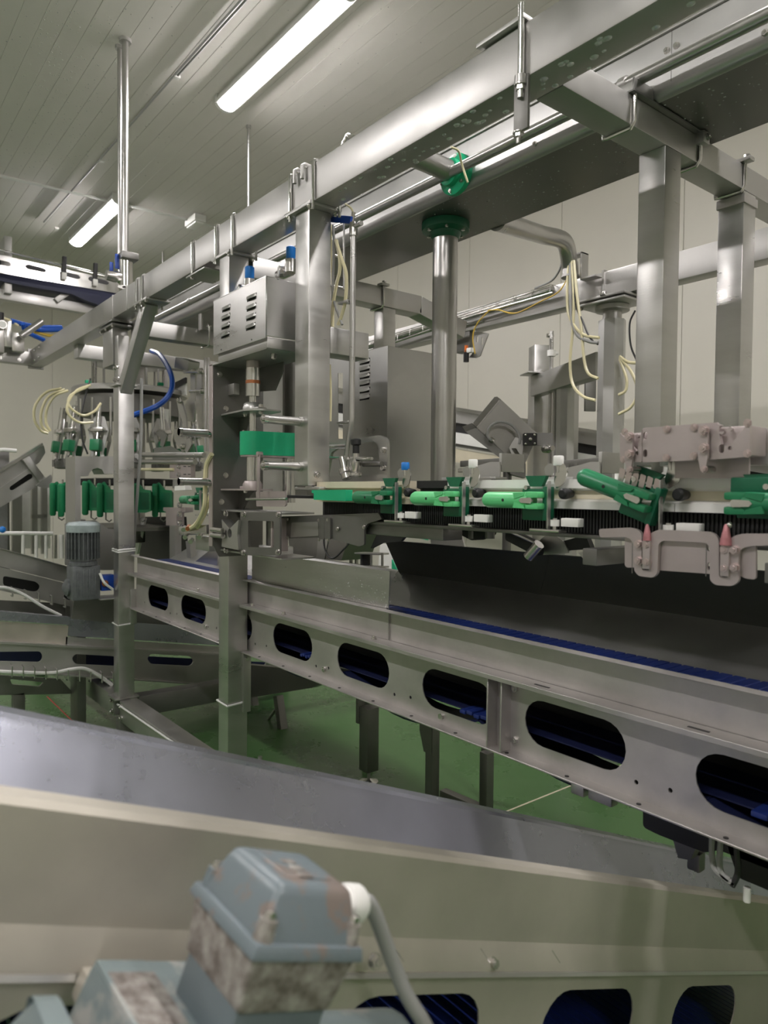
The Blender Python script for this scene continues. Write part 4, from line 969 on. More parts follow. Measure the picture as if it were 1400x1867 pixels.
# sensor bracket under the rear beam
t = thing('sensor_bracket', 'sensor with orange plug on a perforated bracket under the rear beam', 'sensor', at(865, 655, Y=3.3))
flatY(MB(), round_poly(ip([(866, 603), (892, 608), (876, 650), (868, 653), (855, 652), (862, 645)], Y=3.30), .01), [obround(*[at(871, 619, Y=3.3)[i] for i in (0, 2)], .02, .04, 5), obround(*[at(880, 622, Y=3.3)[i] for i in (0, 2)], .015, .05, 5)], 3.30, .006).build('bracket', 'steel', t)
q0, q1 = at(834, 645, Y=3.34), at(862, 605, Y=3.34)
MB().box(q0.x, q1.x, 3.31, 3.38, q0.z, q1.z+.02, .004).build('box', 'steel_dark', t)
MB().box(q0.x-.03, q1.x+.14, 3.28, 3.42, q1.z+.03, q1.z+.04, .003).build('mount_plate', 'steel', t)
q = at(850, 640, Y=3.27); MB().cyl(q, q+V((0, 0, .035)), .012, n=12).build('plug', 'orange', t)
MB().cyl(q+V((0, 0, -.07)), q+V((0, 0, -.01)), .018, n=14).build('sensor', 'black', t)
MB().cyl(q+V((0, 0, -.012)), q+V((0, 0, .004)), .013, n=14).build('collar', 'copper', t)
MB().box(q.x+.01, q.x+.05, 3.26, 3.29, q.z-.015, q.z+.015, .003).build('label_tag', 'white_plastic', t)
# louvred cabinet behind the hanging post
t = thing('louvred_cabinet', 'tall sheet steel cabinet with six louvres behind the hanging post', 'cabinet', (-2.85, 2.2, 1.66))
KX, KY, KT = -2.577, 2.05, 2.325
fr = flatY(MB(), [(-3.12, 1.66), (KX, 1.66), (KX, KT), (-3.12, KT)], [[tuple(v) for v in ip([(616, 680), (625, 680), (625, 800), (616, 800)], Y=KY)]], KY+.003, .003).build('front_panel', 'steel_sheet', t)
MB().box(KX-.003, KX, KY+.003, 2.36, 1.66, KT, .001, 1).build('side_panel', 'steel_sheet', t)
MB().box(-3.12, KX-.003, KY+.003, 2.36, KT-.003, KT).build('top_panel', 'steel', t)
K3 = (560, 600, 6.223)
for i in range(6): q = cpt(650, 372+i*81, K3, Y=KY); louvre(fr, q.x, q.z, .09, KY, .028)
# dark inner machine seen around it
t = thing('yoke_bracket', 'rounded dark steel yoke bracket standing in front of the louvred cabinet', 'bracket', (-2.0, 1.62, 1.69))
out = [(255, 1300), (540, 1245), (850, 1205), (920, 1240), (938, 1300), (938, 1735), (250, 1735)]
inn = [(420, 1325), (780, 1278), (830, 1310), (843, 1360), (840, 1655), (250, 1668), (300, 1400)]
flatY(MB(), round_poly(ip(out, Y=1.66, crop=K3), .012), [round_poly(ip(inn, Y=1.66, crop=K3), .010)], 1.66, .012).build('yoke', 'steel', t)
for x, y in ((872, 1372), (870, 1575)): bolt(t, cpt(x, y, K3, Y=1.648), (0, -1, 0), .010)
a, b_ = cpt(640, 1535, K3, Y=1.63), cpt(845, 1530, K3, Y=1.63); MB().cyl(a, b_, .010, n=10).build('rod', 'steel_dark', t)
a, b_ = cpt(250, 1460, K3, Y=1.62), cpt(715, 1470, K3, Y=1.60); MB().bar(a, b_, .03, .012, (0, 0, 1), .004).build('link', 'steel_polished', t)
a, b_ = cpt(250, 1335, K3, Y=1.60), cpt(450, 1328, K3, Y=1.60); MB().cyl(a, b_, .009, n=10).build('ram', 'steel_polished', t)
a = cpt(552, 1500, K3, Y=1.60); MB().lathe(a, (0, 0, 1), [(.016, -.06), (.026, -.055), (.026, -.045), (.014, -.04), (.022, -.01), (.022, 0), (.012, .005), (.012, .03)], 14).build('spindle', 'bolt', t)
MB().lathe(a+V((0, 0, .03)), (0, 0, 1), [(.013, 0), (.013, .03), (.020, .034), (.020, .052), (.014, .056)], 14).build('star_knob', 'black', t)
a = cpt(430, 1590, K3, Y=1.59); MB().lathe(a, V((-.4, 0, 1)), [(.02, -.04), (.02, -.02), (.026, -.015), (.026, .0), (.016, .005), (.016, .05)], 14).build('pipe_union', 'bolt', t)
# thin valve pipe right of the hanging post
t = thing('valve_pipe', 'thin vertical steel pipe with blue lever valve beside the hanging post', 'pipe', (-2.15, 1.6, 1.75))
K8 = (560, 380, 5.833)
yp = 1.60
pp = [cpt(490, 270, K8, Y=yp), at(643, 560, Y=yp), at(641, 740, Y=yp), at(641, 768, Y=yp), at(638, 790, Y=yp), at(631, 842, Y=yp)]
MB().tube([pp[0], pp[1], pp[2]]+spline(pp[2:], 4)[1:], .0115, 14).build('pipe', 'steel_pipe', t)
q = cpt(492, 210, K8, Y=yp); MB().cyl(q+V((0, 0, -.03)), q+V((0, 0, .02)), .016, n=12).cyl(q+V((-.01, 0, .02)), q+V((.0, 0, .06)), .008, n=10).build('valve_body', 'bolt', t)
q = cpt(560, 165, K8, Y=yp); MB().cyl(q+V((-.04, 0, 0)), q+V((.01, 0, 0)), .010, n=10).build('side_port', 'bolt', t)
a, b_ = cpt(240, 105, K8, Y=yp-.02), cpt(470, 125, K8, Y=yp-.01); MB().bar(a, b_, .012, .028, (0, 0, 1), .004).build('lever', 'blue_valve', t)
for y in (548, 769):
    q = at(640, y, Y=yp); MB().box(-2.31, q.x, 1.585, 1.61, q.z-.004, q.z+.004, .001).build('tab', 'steel', t)
# hoses in a small rack between post and pipe
G = 'hoses in the rack beside the hanging post'
for lab, m, r, pp in (
    ('cream hose hanging in the rack beside the post, curved right', 'cream_hose', .007, [(612, 438), (622, 470), (631, 500), (630, 545), (622, 578), (616, 592)]),
    ('cream hose hanging in the rack beside the post, middle one', 'cream_hose', .007, [(613, 438), (619, 470), (619, 495), (613, 520), (607, 560), (606, 596)]),
    ('thin cream hose close against the edge of the hanging post', 'cream_hose', .0045, [(603, 410), (604, 470), (606, 520)]),
    ('grey cable crossing in the rack beside the hanging post', 'grey_hose', .005, [(607, 410), (609, 450), (607, 530), (612, 560), (624, 592)])):
    hose([P(x, y, 1.60) for x, y in pp], r, m, 'air_hose', lab, G)
t = thing('hose_rack', 'small bent rod rack holding hoses beside the hanging post', 'rack', at(612, 595, Y=1.62))
for y in (464, 520): a, b_ = P(602, y, 1.62), P(627, y+6, 1.62); MB().tube([a, b_], .005, 8).build('rung', 'steel', t)
a, b_ = P(627, 408, 1.62), P(627, 528, 1.62); MB().tube([a, b_], .004, 8).build('upright', 'steel', t)
a, b_ = P(603, 408, 1.62), P(603, 596, 1.62); MB().tube([a, b_], .003, 8).build('upright', 'steel', t)
hose([P(630, 372, 1.60), P(640, 380, 1.6), P(645, 392, 1.6)], .004, 'cream_hose', 'air_hose', 'short cream hose from behind the beam to the blue lever valve')
hose([P(601, 665, 1.6), P(603, 720, 1.6), P(602, 768, 1.6)], .005, 'cream_hose', 'air_hose', 'thin cream hose running down the edge of the hanging post')
# regulators with blue caps beside the motor box
def regulator(name, label, q, gz=None):
    t = thing(name, label, 'air regulator', q-V((0, 0, .1)), 'air regulators')
    MB().lathe(q, (0, 0, 1), [(.026, -.06), (.026, -.005), (.02, 0)], 16).build('body', 'bolt', t)
    MB().lathe(q, (0, 0, 1), [(.019, 0), (.021, .004), (.021, .048), (.017, .052)], 18).build('cap', 'blue_plastic', t)
    g = MB().lathe(q+V((-.055, -.02, -.045)), (-.35, -1, 0), [(.026, -.02), (.028, -.015), (.028, .006), (.025, .008)], 20).build('gauge', 'bolt', t)
    dr = V((-.35, -1, 0)).normalized(); MB().cyl(q+V((-.055, -.02, -.045))+dr*.0085, q+V((-.055, -.02, -.045))+dr*.0095, .023, n=20).build('dial', 'gauge_face', g)
    return t
regulator('air_regulator', 'blue capped air regulator with round gauge behind the top of the motor box', at(455, 508, Y=1.50))
q = at(530, 472, Y=1.62); t = regulator('air_regulator', 'blue capped air regulator tucked behind the hanging post', q)
MB().cyl(q+V((-.10, 0, -.05)), q+V((0, 0, -.05)), .024, n=16).build('filter', 'bolt', t)
# ---- machine with tilted box, standing turned away from the line
e1 = (_fw*math.cos(math.radians(9.3))-_rt*math.sin(math.radians(9.3))); e2 = V((e1.y, -e1.x, 0))     # far / right
def obox(mb, c, a, b, z0, z1, bev=.004):
    M = Matrix.Identity(4)
    for i, ax in enumerate((e1, e2, V((0, 0, 1)))):
        for j in range(3): M[j][i] = ax[j]
    M.translation = V((c.x, c.y, 0)); return mb.box(-a/2, a/2, -b/2, b/2, z0, z1, bev, 2, M)
t = thing('rear_machine', 'grey turned machine frame with posts and arm behind the rail', 'machine', depth_pt(985, 900, 4.998))
c = depth_pt(983, 700, 5.058); z = depth_pt(983, 632, 5.058).z
obox(MB(), c, .12, .12, 0.0, z).build('post', 'steel_brushed', t)
a, b_ = depth_pt(972, 705, 4.998), depth_pt(1092, 652, 4.106); b_.z = a.z+.0
MB().bar(a+e2*.02, b_+e2*.02, .085, .14, (0, 0, 1), .004).build('arm', 'steel', t)
q = depth_pt(975, 682, 4.939); obox(MB(), q, .16, .16, q.z-.004, q.z+.004, .001).build('flat_tab', 'steel', t)
c = depth_pt(1034, 780, 4.641); MB().lathe((c.x, c.y, 0), (0, 0, 1), [(.074, 0), (.074, depth_pt(1034, 684, 4.641).z)], 10).build('round_column', 'steel_sheet', t, angle=10)
c = depth_pt(1013, 780, 4.700); obox(MB(), c, .036, .036, 0, depth_pt(1013, 688, 4.700).z).build('slim_post', 'steel', t)
c = depth_pt(1003, 780, 4.819)
MB().cyl((c.x, c.y, 1.6), (c.x, c.y, depth_pt(1003, 605, 4.819).z), .014, n=12).build('rod', 'steel_pipe', t)
q = depth_pt(1003, 645, 4.819); MB().cyl((c.x, c.y, q.z-.02), (c.x, c.y, q.z+.02), .028, n=14).cyl((c.x, c.y, q.z), V((c.x, c.y, q.z))+e2*.045, .012, n=10).build('collar', 'white_plastic', t)
q = depth_pt(1003, 612, 4.819); MB().cyl(q-e2*.022, q+e2*.022, .014, n=10).build('rod_head', 'bolt', t)
c = depth_pt(1076, 700, 4.641); z0, z1 = depth_pt(1076, 750, 4.641).z, depth_pt(1076, 690, 4.641).z
obox(MB(), c, .02, .075, z0, z1).build('hanging_plate', 'steel_dark', t)
# tilted box
KA = (800, 640, 3.889)
t = thing('camera_box', 'tilted grey steel box on a bracket above the rail, right of the drop pipe', 'box', depth_pt(925, 870, 3.1))
quad = [(262, 548), (435, 338), (705, 592), (590, 852)]
D = 3.15
A = [depth_pt(KA[0]+x/KA[2], KA[1]+y/KA[2], D) for x, y in quad]
dd = (C_F*.9+V((0, 0, .25))).normalized()*.14
b = MB(); f4 = [b.bm.verts.new(p) for p in A]; k4 = [b.bm.verts.new(p+dd) for p in A]
b.bm.faces.new(f4); b.bm.faces.new(k4[::-1])
for i in range(4): b.bm.faces.new((f4[i], k4[i], k4[(i+1) % 4], f4[(i+1) % 4]))
for f in b.bm.faces: f[b.flat] = 1
bmesh.ops.bevel(b.bm, geom=list(b.bm.edges), offset=.006, segments=2, affect='EDGES')
b.build('shell', 'steel_mid', t, smooth=False)
lid = [(190, 572), (262, 545), (592, 835), (580, 862), (545, 845)]
A = [depth_pt(KA[0]+x/KA[2], KA[1]+y/KA[2], D-.005) for x, y in lid]
b = MB(); f4 = [b.bm.verts.new(p) for p in A]; k4 = [b.bm.verts.new(p+dd*1.05) for p in A]
b.bm.faces.new(f4); b.bm.faces.new(k4[::-1])
for i in range(5): b.bm.faces.new((f4[i], k4[i], k4[(i+1) % 5], f4[(i+1) % 5]))
for f in b.bm.faces: f[b.flat] = 1
b.build('lid', 'steel_dark', t, smooth=False)
def facing(mb, pts, crop, D, th, holes=()):
    """plate square to the sight line, at distance D"""
    c0 = depth_pt(crop[0]+pts[0][0]/crop[2], crop[1]+pts[0][1]/crop[2], D)
    cv = lambda P_: [((depth_pt(crop[0]+x/crop[2], crop[1]+y/crop[2], D)-c0).dot(C_R), (depth_pt(crop[0]+x/crop[2], crop[1]+y/crop[2], D)-c0).dot(C_U)) for x, y in P_]
    return mb.plate(round_poly(cv(pts), .005), [round_poly(cv(h), .004) for h in holes], c0, C_R, C_U, th)
facing(MB(), [(595, 672), (690, 672), (690, 585), (595, 585)], KA, 3.10, .02).build('black_mount', 'black', t)
for x, y in ((615, 595), (678, 595), (615, 658), (678, 655), (648, 625)): MB().sphere(depth_pt(KA[0]+x/KA[2], KA[1]+y/KA[2], 3.075), .009 if x == 648 else .006, n=10).build('mount_screw', 'bolt', t)
facing(MB(), [(495, 690), (540, 610), (600, 640), (585, 765), (530, 770)], KA, 3.11, .008, [[(510, 690), (545, 690), (572, 735), (552, 752)]]).build('slotted_lug', 'steel', t)
facing(MB(), [(690, 672), (805, 672), (805, 583), (690, 583)], KA, 3.14, .012).build('arm_plate', 'steel_dark', t)
hose([depth_pt(KA[0]+x/KA[2], KA[1]+y/KA[2], 3.10) for x, y in ((375, 635), (345, 600), (360, 540), (420, 503), (500, 515), (550, 560), (575, 610), (570, 660))], .006, 'grey_hose', 'air_hose', 'dark cable looping on the face of the tilted steel box', cat='cable')
MB().cyl(depth_pt(900, 805, 3.12), depth_pt(893, 800, 3.12), .012, n=12).build('cable_gland', 'bolt', t)
MB().lathe(depth_pt(1000, 818, 3.08), (1, -.3, 0), [(.018, -.03), (.02, 0), (.012, .01), (.012, .03)], 12).build('joint', 'bolt', t)
facing(MB(), [(440, 800), (600, 800), (600, 905), (500, 880), (460, 830)], KA, 3.2, .05).build('base_block', 'steel_dark', t)
q = depth_pt(925, 860, 3.22); q2 = at(886, 1440, Y=2.78); MB().cyl((q.x, q.y, 1.08), q, .02, n=12).build('stem', 'steel_dark', t); MB().bar((q.x, q.y, 1.08), (q2.x, q2.y, 1.08), .04, .04).build('outrigger', 'steel_dark', t); MB().box(q2.x-.02, q2.x+.02, q2.y-.02, q2.y+.02, 0, 1.09).build('stand', 'steel_dark', t)
# guard brackets standing above the rail
def rail_guard(label, x0, kind=0):
    t = thing('guard_bracket', label, 'bracket', at(x0, 870, Y=1.72))
    o = x0
    flatY(MB(), round_poly(ip([(o-2, 868), (o-2, 852), (o+18, 848), (o+38, 842), (o+55, 842), (o+55, 872), (o+10, 872)], Y=1.70), .006), [], 1.70, .005).build('plate', 'steel', t)
    a, b_ = at(o-18, 846, Y=1.80), at(o+55, 841, Y=1.80); MB().bar(a, b_, .008, .022, (0, 0, 1), .002).build('top_strip', 'steel_dark', t)
    for k in range(4): q = a.lerp(b_, .2+.22*k); MB().box(q.x-.006, q.x+.006, 1.795, 1.80, q.z-.03, q.z).build('tooth', 'steel_dark', t)
    a, b_ = at(o-18, 858, Y=1.76), at(o+10, 856, Y=1.76); MB().bar(a, b_, .03, .014, (0, 0, 1), .002).build('roller_bar', 'steel_polished', t)
    MB().bar(at(o+50, 843, Y=1.70)+V((0, .01, 0)), at(o+50, 843, Y=1.70)+V((0, .12, 0)), .012, .06, (0, 0, 1), .002).build('side_cheek', 'steel', t)
    a, b_ = at(o-22, 873, Y=1.64), at(o+56, 872, Y=1.64); MB().bar(a, b_, .05, .008, (0, 0, 1), .002).build('base', 'steel', t)
    MB().box(a.x+.02, b_.x-.02, 1.545, a.y, 1.682, a.z+.002, .001).build('foot', 'steel', t)
rail_guard('low grey guard bracket above the rail between drop pipe and tilted box', 858)
rail_guard('low grey guard bracket above the rail in front of the octagonal column', 1040)
# long bright conveyor on the far side
t = thing('far_conveyor', 'bright inclined conveyor side far behind, sloping down behind the tilted box', 'conveyor', at(1000, 880, Y=4.3))
YY = 4.3
sl = .165
def band(dy0, dy1, m, y, nm, th=.02):
    f = lambda x, d: at(x, 742+sl*(x-830)+d, Y=y)
    o = [f(600, dy0), f(1420, dy0), f(1420, dy1), f(600, dy1)]
    flatY(MB(), [(p.x, p.z) for p in o], [], y, th).build(nm, m, t)
band(0, 6, 'steel_polished', YY-.05, 'top_lip'); band(6, 28, 'steel', YY, 'upper_side'); band(28, 46, 'black', YY+.03, 'belt_gap'); band(46, 66, 'white_plastic', YY-.02, 'middle_side'); band(66, 72, 'steel_dark', YY, 'seam'); band(76, 100, 'cream_plastic', YY+.02, 'lower_side')
t = thing('strut_group', 'pale strut pieces and pale green-edged panel seen below the rail behind the hopper', 'struts', at(760, 1000, Y=3.2))
flatY(MB(), ip([(770, 935), (781, 985), (752, 978)], Y=3.2), [], 3.2, .01).build('green_panel', 'green_guard', t)
flatY(MB(), ip([(745, 935), (768, 940), (725, 980), (708, 980)], Y=3.1), [], 3.1, .02).build('white_strut', 'white_plastic', t)
flatY(MB(), ip([(695, 990), (735, 1000), (735, 1050), (690, 1050)], Y=3.3), [], 3.3, .01).build('white_panel', 'white_plastic', t)
flatY(MB(), ip([(716, 1020), (728, 1045), (716, 1045)], Y=3.15), [], 3.15, .01).build('green_corner', 'green_guard', t)
flatY(MB(), ip([(778, 940), (835, 945), (850, 1000), (790, 1000)], Y=2.6), [], 2.6, .01).build('grey_panel', 'steel', t)
# black spring arm with chrome end below the rail
t = thing('catch_arm', 'black padded catch arm on a pivot plate below the rail beside the hopper', 'arm', at(960, 1000, Y=1.75))
a, b_ = at(928, 974, Y=1.72), at(985, 1003, Y=1.66)
MB().bar(a, b_, .035, .040, (0, 0, 1), .012).build('pad', 'black_rubber', t)
MB().tube([a+V((0, -.02, .015)), b_+V((0, -.02, .02))], .004, 8).build('edge_wire', 'steel_polished', t)
MB().cyl(b_+V((-.02, -.03, -.02)), b_+V((.02, -.03, .02)), .016, n=14).build('hinge', 'bolt', t)
flatY(MB(), round_poly(ip([(985, 985), (1005, 970), (1028, 985), (1040, 1008), (990, 1012)], Y=1.70), .01), [], 1.70, .006).build('pivot_plate', 'steel', t)
flatY(MB(), round_poly(ip([(1020, 990), (1075, 975), (1085, 1000), (1025, 1005)], Y=1.72), .008), [], 1.72, .02).build('dark_block', 'black', t)
t = thing('gripper_body', 'dark lumpy valve body hanging below the white rail left of the catch arm', 'valve', at(880, 980, Y=1.75))
flatY(MB(), round_poly(ip([(800, 935), (905, 950), (905, 975), (880, 985), (860, 975), (835, 975), (815, 960)], Y=1.72), .01), [], 1.72, .05).build('body', 'black', t)
for x in (862, 893): MB().cyl(at(x, 968, Y=1.68), at(x, 982, Y=1.68), .016, n=12).build('port', 'steel_dark', t)

t = thing('collector_box', 'grey sloped collector box seen below the dark guide plates', 'box', at(580, 1015, Y=2.2))
flatY(MB(), ip([(522, 958), (640, 966), (622, 1022), (530, 1016)], Y=2.2), [], 2.4, .2).build('shell', 'steel_mid', t)
flatY(MB(), ip([(580, 962), (600, 964), (590, 1020), (575, 1018)], Y=2.19), [], 2.199, .004).build('rib', 'steel', t)
q = at(580, 1016, Y=2.3); q2 = at(671, 1350, Y=2.56); MB().box(q.x-.03, q.x+.03, 2.28, 2.34, 1.08, q.z, .004).build('stem', 'steel_dark', t); MB().bar((q.x, 2.31, 1.10), (q2.x, q2.y, 1.10), .05, .05).build('outrigger', 'steel_dark', t); MB().box(q2.x-.025, q2.x+.025, q2.y-.025, q2.y+.025, 0, 1.12).build('stand', 'steel_dark', t)
hose([at(590, 968, Y=2.1), at(592, 1000, Y=2.08), at(606, 1018, Y=2.08), at(628, 1000, Y=2.1), at(640, 985, Y=2.1)], .005, 'black_hose', 'signal_cable', 'black cable sagging in front of the grey collector box', cat='cable')
t = thing('roller_bracket', 'small dark roller bracket beside the hopper edge', 'bracket', at(675, 1035, Y=2.0))
for y in (1008, 1032): a, b_ = at(655, y, Y=2.0), at(700, y+2, Y=2.0); MB().bar(a, b_, .06, .008, (0, 0, 1), .002).build('shelf', 'steel', t)
a, b_ = at(668, 1008, Y=2.02), at(668, 1032, Y=2.02); MB().cyl(b_, a, .03, n=14).build('roller', 'black', t)
for x in (677, 697): a, b_ = at(x, 1008, Y=1.98), at(x, 1032, Y=1.98); MB().cyl(b_, a, .006, n=8).build('pin', 'steel_polished', t)
for x in (640, 650): a, b_ = at(x, 985, Y=2.5), at(x, 1034, Y=2.5); MB().cyl(b_, a, .012, n=8).build('rod', 'steel_polished', t)
# ================================================================== CAROUSEL MACHINE AT THE LEFT
ca = at(238, 890, Y=2.08); AX, AYc, RC = ca.x, 2.08, .62
dC = (ca-CAM).dot(C_F)
def zz(y): return CAM.z + (892-y)/F_PX*dC
t = thing('carousel', 'round steel carousel machine with many linked arms and green blocks left of the brace', 'machine', (AX, AYc, 1.2))
CAR = t
MB().lathe((AX, AYc, zz(722)), (0, 0, 1), [(.47, 0), (.47, .035), (.46, .045), (.0, .046)], 40).build('top_disc', 'steel', t)
MB().lathe((AX, AYc, zz(728)), (0, 0, 1), [(.40, -.16), (.42, -.15), (.42, 0)], 32).build('drum', 'steel_dark', t)
MB().cyl((AX, AYc, 1.2), (AX, AYc, zz(640)), .12, n=20).build('mast', 'steel', t)
MB().lathe((AX, AYc, zz(668)), (0, 0, 1), [(.30, 0), (.30, .02), (.0, .021)], 32).build('upper_disc', 'steel_sheet', t)
MB().lathe((AX, AYc, zz(880)), (0, 0, 1), [(.46, -.02), (.48, -.01), (.48, .03), (.3, .04)], 36).build('chain_wheel', 'black', t)
MB().lathe((AX, AYc, zz(962)), (0, 0, 1), [(.50, 0), (.50, .03), (.2, .035)], 36).build('lower_ring', 'steel_dark', t)
for i in range(16):
    a = 2*math.pi*i/16+.1; c, s = math.cos(a), math.sin(a)
    MB().cyl((AX+.42*c, AYc+.42*s, zz(800)), (AX+.42*c, AYc+.42*s, zz(735)), .012, n=8).build('guide_rod', 'steel_polished', t)
    MB().cyl((AX+.30*c, AYc+.30*s, zz(722)), (AX+.30*c, AYc+.30*s, zz(655)), .010, n=8).build('upper_rod', 'steel_pipe', t)
for i in range(8):
    a = 2*math.pi*i/8+.3; c, s = math.cos(a), math.sin(a)
    q = V((AX+.40*c, AYc+.40*s, zz(720)+.05)); MB().box(q.x-.02, q.x+.02, q.y-.02, q.y+.02, q.z, q.z+.025, .004).build('fitting', 'green_guard', t)
# one linked arm unit, copied round the ring (same meshes)
def arm_parts():
    P_ = []
    b = MB()
    flatX(b, round_poly([(-.035, .16), (.035, .16), (.075, .06), (.045, -.10), (.06, -.14), (.03, -.15), (.02, -.09), (.045, .05), (.01, .11), (-.01, .11), (-.045, .05), (-.02, -.09), (-.03, -.15), (-.06, -.14), (-.045, -.10), (-.075, .06)], .008), [], .0, .008)
    P_.append(('link_plate', b.mesh('link_plate', 'steel_sheet')))
    b = MB().cyl((.02, 0, .06), (.02, 0, .24), .017, n=10).cyl((.02, 0, -.12), (.02, 0, .06), .008, n=8); P_.append(('cylinder', b.mesh('cylinder', 'steel_polished')))
    b = MB().box(-.01, .055, -.035, .035, -.09, -.01, .006); P_.append(('green_block', b.mesh('green_block', 'green_mid')))
    b = MB().box(-.02, .05, -.05, .05, .045, .075, .005).cyl((.03, -.06, .06), (.03, .06, .06), .012, n=8); P_.append(('cross_head', b.mesh('cross_head', 'bolt')))
    b = MB().box(-.03, .04, -.04, .04, -.20, -.13, .006).cyl((.03, -.05, -.16), (.03, .05, -.16), .014, n=8).cyl((.045, -.02, -.19), (.045, -.02, -.14), .012, n=8); P_.append(('lower_head', b.mesh('lower_head', 'steel_dark')))
    return P_
AP = arm_parts()
for i in range(14):
    a = 2*math.pi*i/14-.32
    for nm, me in AP:
        o = bpy.data.objects.new(nm, me); COL.objects.link(o); attach(o, CAR, (AX+.55*math.cos(a), AYc+.55*math.sin(a), zz(808))); o.rotation_euler = (0, math.radians(-8), a); o.scale = (1.12, 1.12, 1.12)
        if nm == 'lower_head': o.rotation_euler = (0, 0, a)
# hanging clamps on the wheel, bodies upright
def hang_clamp(label):
    t = thing('product_clamp', label, 'clamp', (0, 0, 0), 'green clamps hanging from the carousel')
    MB().lathe((.03, 0, -.15), (0, 0, 1), [(.016, 0), (.024, .012), (.024, .25), (.014, .262)], 14).build('body', 'green_mid', t)
    MB().plate(round_poly([(-.0, .11), (-.02, .125), (-.075, .065), (-.135, .06), (-.135, -.10), (-.09, -.115), (-.0, -.115)], .006), [], (.012, 0, 0), (0, -1, 0), (0, 0, 1), .012).build('fin', 'green_mid', t)
    MB().box(-.03, .012, .03, .13, -.10, .05, .008).build('block', 'green_dark', t)
    MB().tube([(0, .03, -.10), (.0, .03, -.17), (.0, .06, -.185), (.0, .08, -.17)], .006, 6).build('hook', 'steel_dark', t)
    MB().cyl((-.02, .05, .05), (-.02, .05, .14), .008, n=8).build('stem', 'bolt', t)
    return t
labs = {0: 'dark green clamp at the leftmost edge of the carousel', 1: 'green clamp just left of the grey portal bracket', 2: 'dark green clamp seen inside the grey portal opening', 3: 'green clamp in the right half of the portal opening', 4: 'green clamp peeking out right of the braced post', 5: 'green clamp with tall slanted fin in the gap right of the braced post'}
spots = [(97, 905), (113, 906), (157, 902), (189, 905), (250, 905), (289, 905)]
proto = None
for i, (px, py) in enumerate(spots):
    k = (px-238)/150.0
    a = -math.pi/2 + 0.0
    # place on the near side of the wheel circle under this sight line
    best = None
    for j in range(0, 360):
        an = math.radians(j); q = V((AX+RC*math.cos(an), AYc+RC*math.sin(an), zz(py)))
        v = q-CAM; d = v.dot(C_F); x = CX+F_PX*v.dot(C_R)/d
        if abs(x-px) < 4 and (best is None or d < best[0]): best = (d, an, q)
    if best is None:
        an = math.radians(200); best = (0, an, V((AX+RC*math.cos(an), AYc+RC*math.sin(an), zz(py))))
    if proto is None: proto = hang_clamp(labs[0]); o = proto
    else: o = copy_tree(proto); o['label'] = labs[i]
    o.location = best[2]; o.rotation_euler = (0, 0, math.radians(-52))
# lying clamp arriving from the line
c = make_clamp('green clamp lying level just left of the shaft drive, behind the cream hoses', 'green_mid', 'green_dark'); c.location = at(372, 912, Y=1.52)
# grey portal bracket
t = thing('portal_bracket', 'grey steel portal bracket with round notch in front of the carousel', 'bracket', at(137, 960, X=-5.0))
o = ip([(137, 960), (137, 832), (212, 832), (240, 832), (240, 862), (212, 864), (190, 864), (186, 856), (178, 853), (170, 855), (163, 862), (161, 868), (147, 868), (147, 960)], X=-5.0)
flatX(MB(), o, [], -5.24, .24).build('portal', 'steel', t)
o = ip([(120, 955), (175, 948), (200, 965), (212, 965), (240, 1040), (150, 1040), (120, 1030)], X=-5.0)
flatX(MB(), o, [], -5.03, .006).build('chute', 'steel', t)
q = at(130, 955, X=-5.1); MB().box(-5.22, -5.05, q.y+.02, q.y+.08, 0, q.z+.03, .004).build('stand', 'steel_dark', t)
# geared motor standing left of the braced post
mo = at(152, 1000, X=-4.72); mx, my = mo.x, mo.y
def mz(y): return at(152, y, X=-4.72).z
t = thing('gear_motor', 'upright grey finned gear motor with pale cap left of the braced post', 'motor', (mx, my, mz(1092)))
MB().cyl((mx, my, mz(1022)), (mx, my, mz(968)), .078, n=24).build('stator', 'motor_grey', t)
b = MB().box(.074, .098, -.003, .003, mz(1018), mz(970)); me = b.mesh('fin', 'motor_grey')
for i in range(24):
    o = bpy.data.objects.new('fin', me); COL.objects.link(o); attach(o, t, (mx, my, 0)); o.rotation_euler = (0, 0, 2*math.pi*i/24)
MB().lathe((mx, my, mz(970)), (0, 0, 1), [(.100, 0), (.102, .01), (.102, .045), (.088, .062), (.03, .068)], 24).build('fan_cover', 'motor_cap', t)
MB().lathe((mx, my, mz(1030)), (0, 0, 1), [(.085, 0), (.085, .02), (.07, .03)], 20).build('adapter', 'motor_grey', t)
MB().box(mx-.075, mx+.075, my-.085, my+.085, mz(1092), mz(1030), .015).build('gearbox', 'motor_grey', t)
for k in range(4): MB().box(mx+.074, mx+.080, my-.06+k*.035, my-.05+k*.035, mz(1085), mz(1036), .002).build('case_rib', 'motor_grey', t)
gq = V((mx-.02, my-.09, mz(1070))); MB().lathe(gq, (0, -1, 0), [(.055, -.02), (.055, .01), (.04, .016), (.02, .03)], 18).build('output_flange', 'motor_grey', t)
q = at(190, 1062, X=-4.7); MB().box(q.x-.04, q.x+.04, q.y-.03, q.y+.06, q.z-.05, q.z+.05, .008).build('terminal_box', 'blue_valve', t)
MB().sphere(q+V((.05, -.01, 0)), .022, n=10).build('copper_plug', 'copper', t)
MB().box(q.x-.06, q.x+.10, q.y-.05, q.y+.10, q.z-.10, q.z-.09, .002).build('shelf', 'steel', t)
hose([at(182, 1045, X=-4.62), at(190, 1062, X=-4.6), at(206, 1075, X=-4.6)], .008, 'white_hose', 'power_cable', 'white cable curving from the gear motor to the braced post', cat='cable')
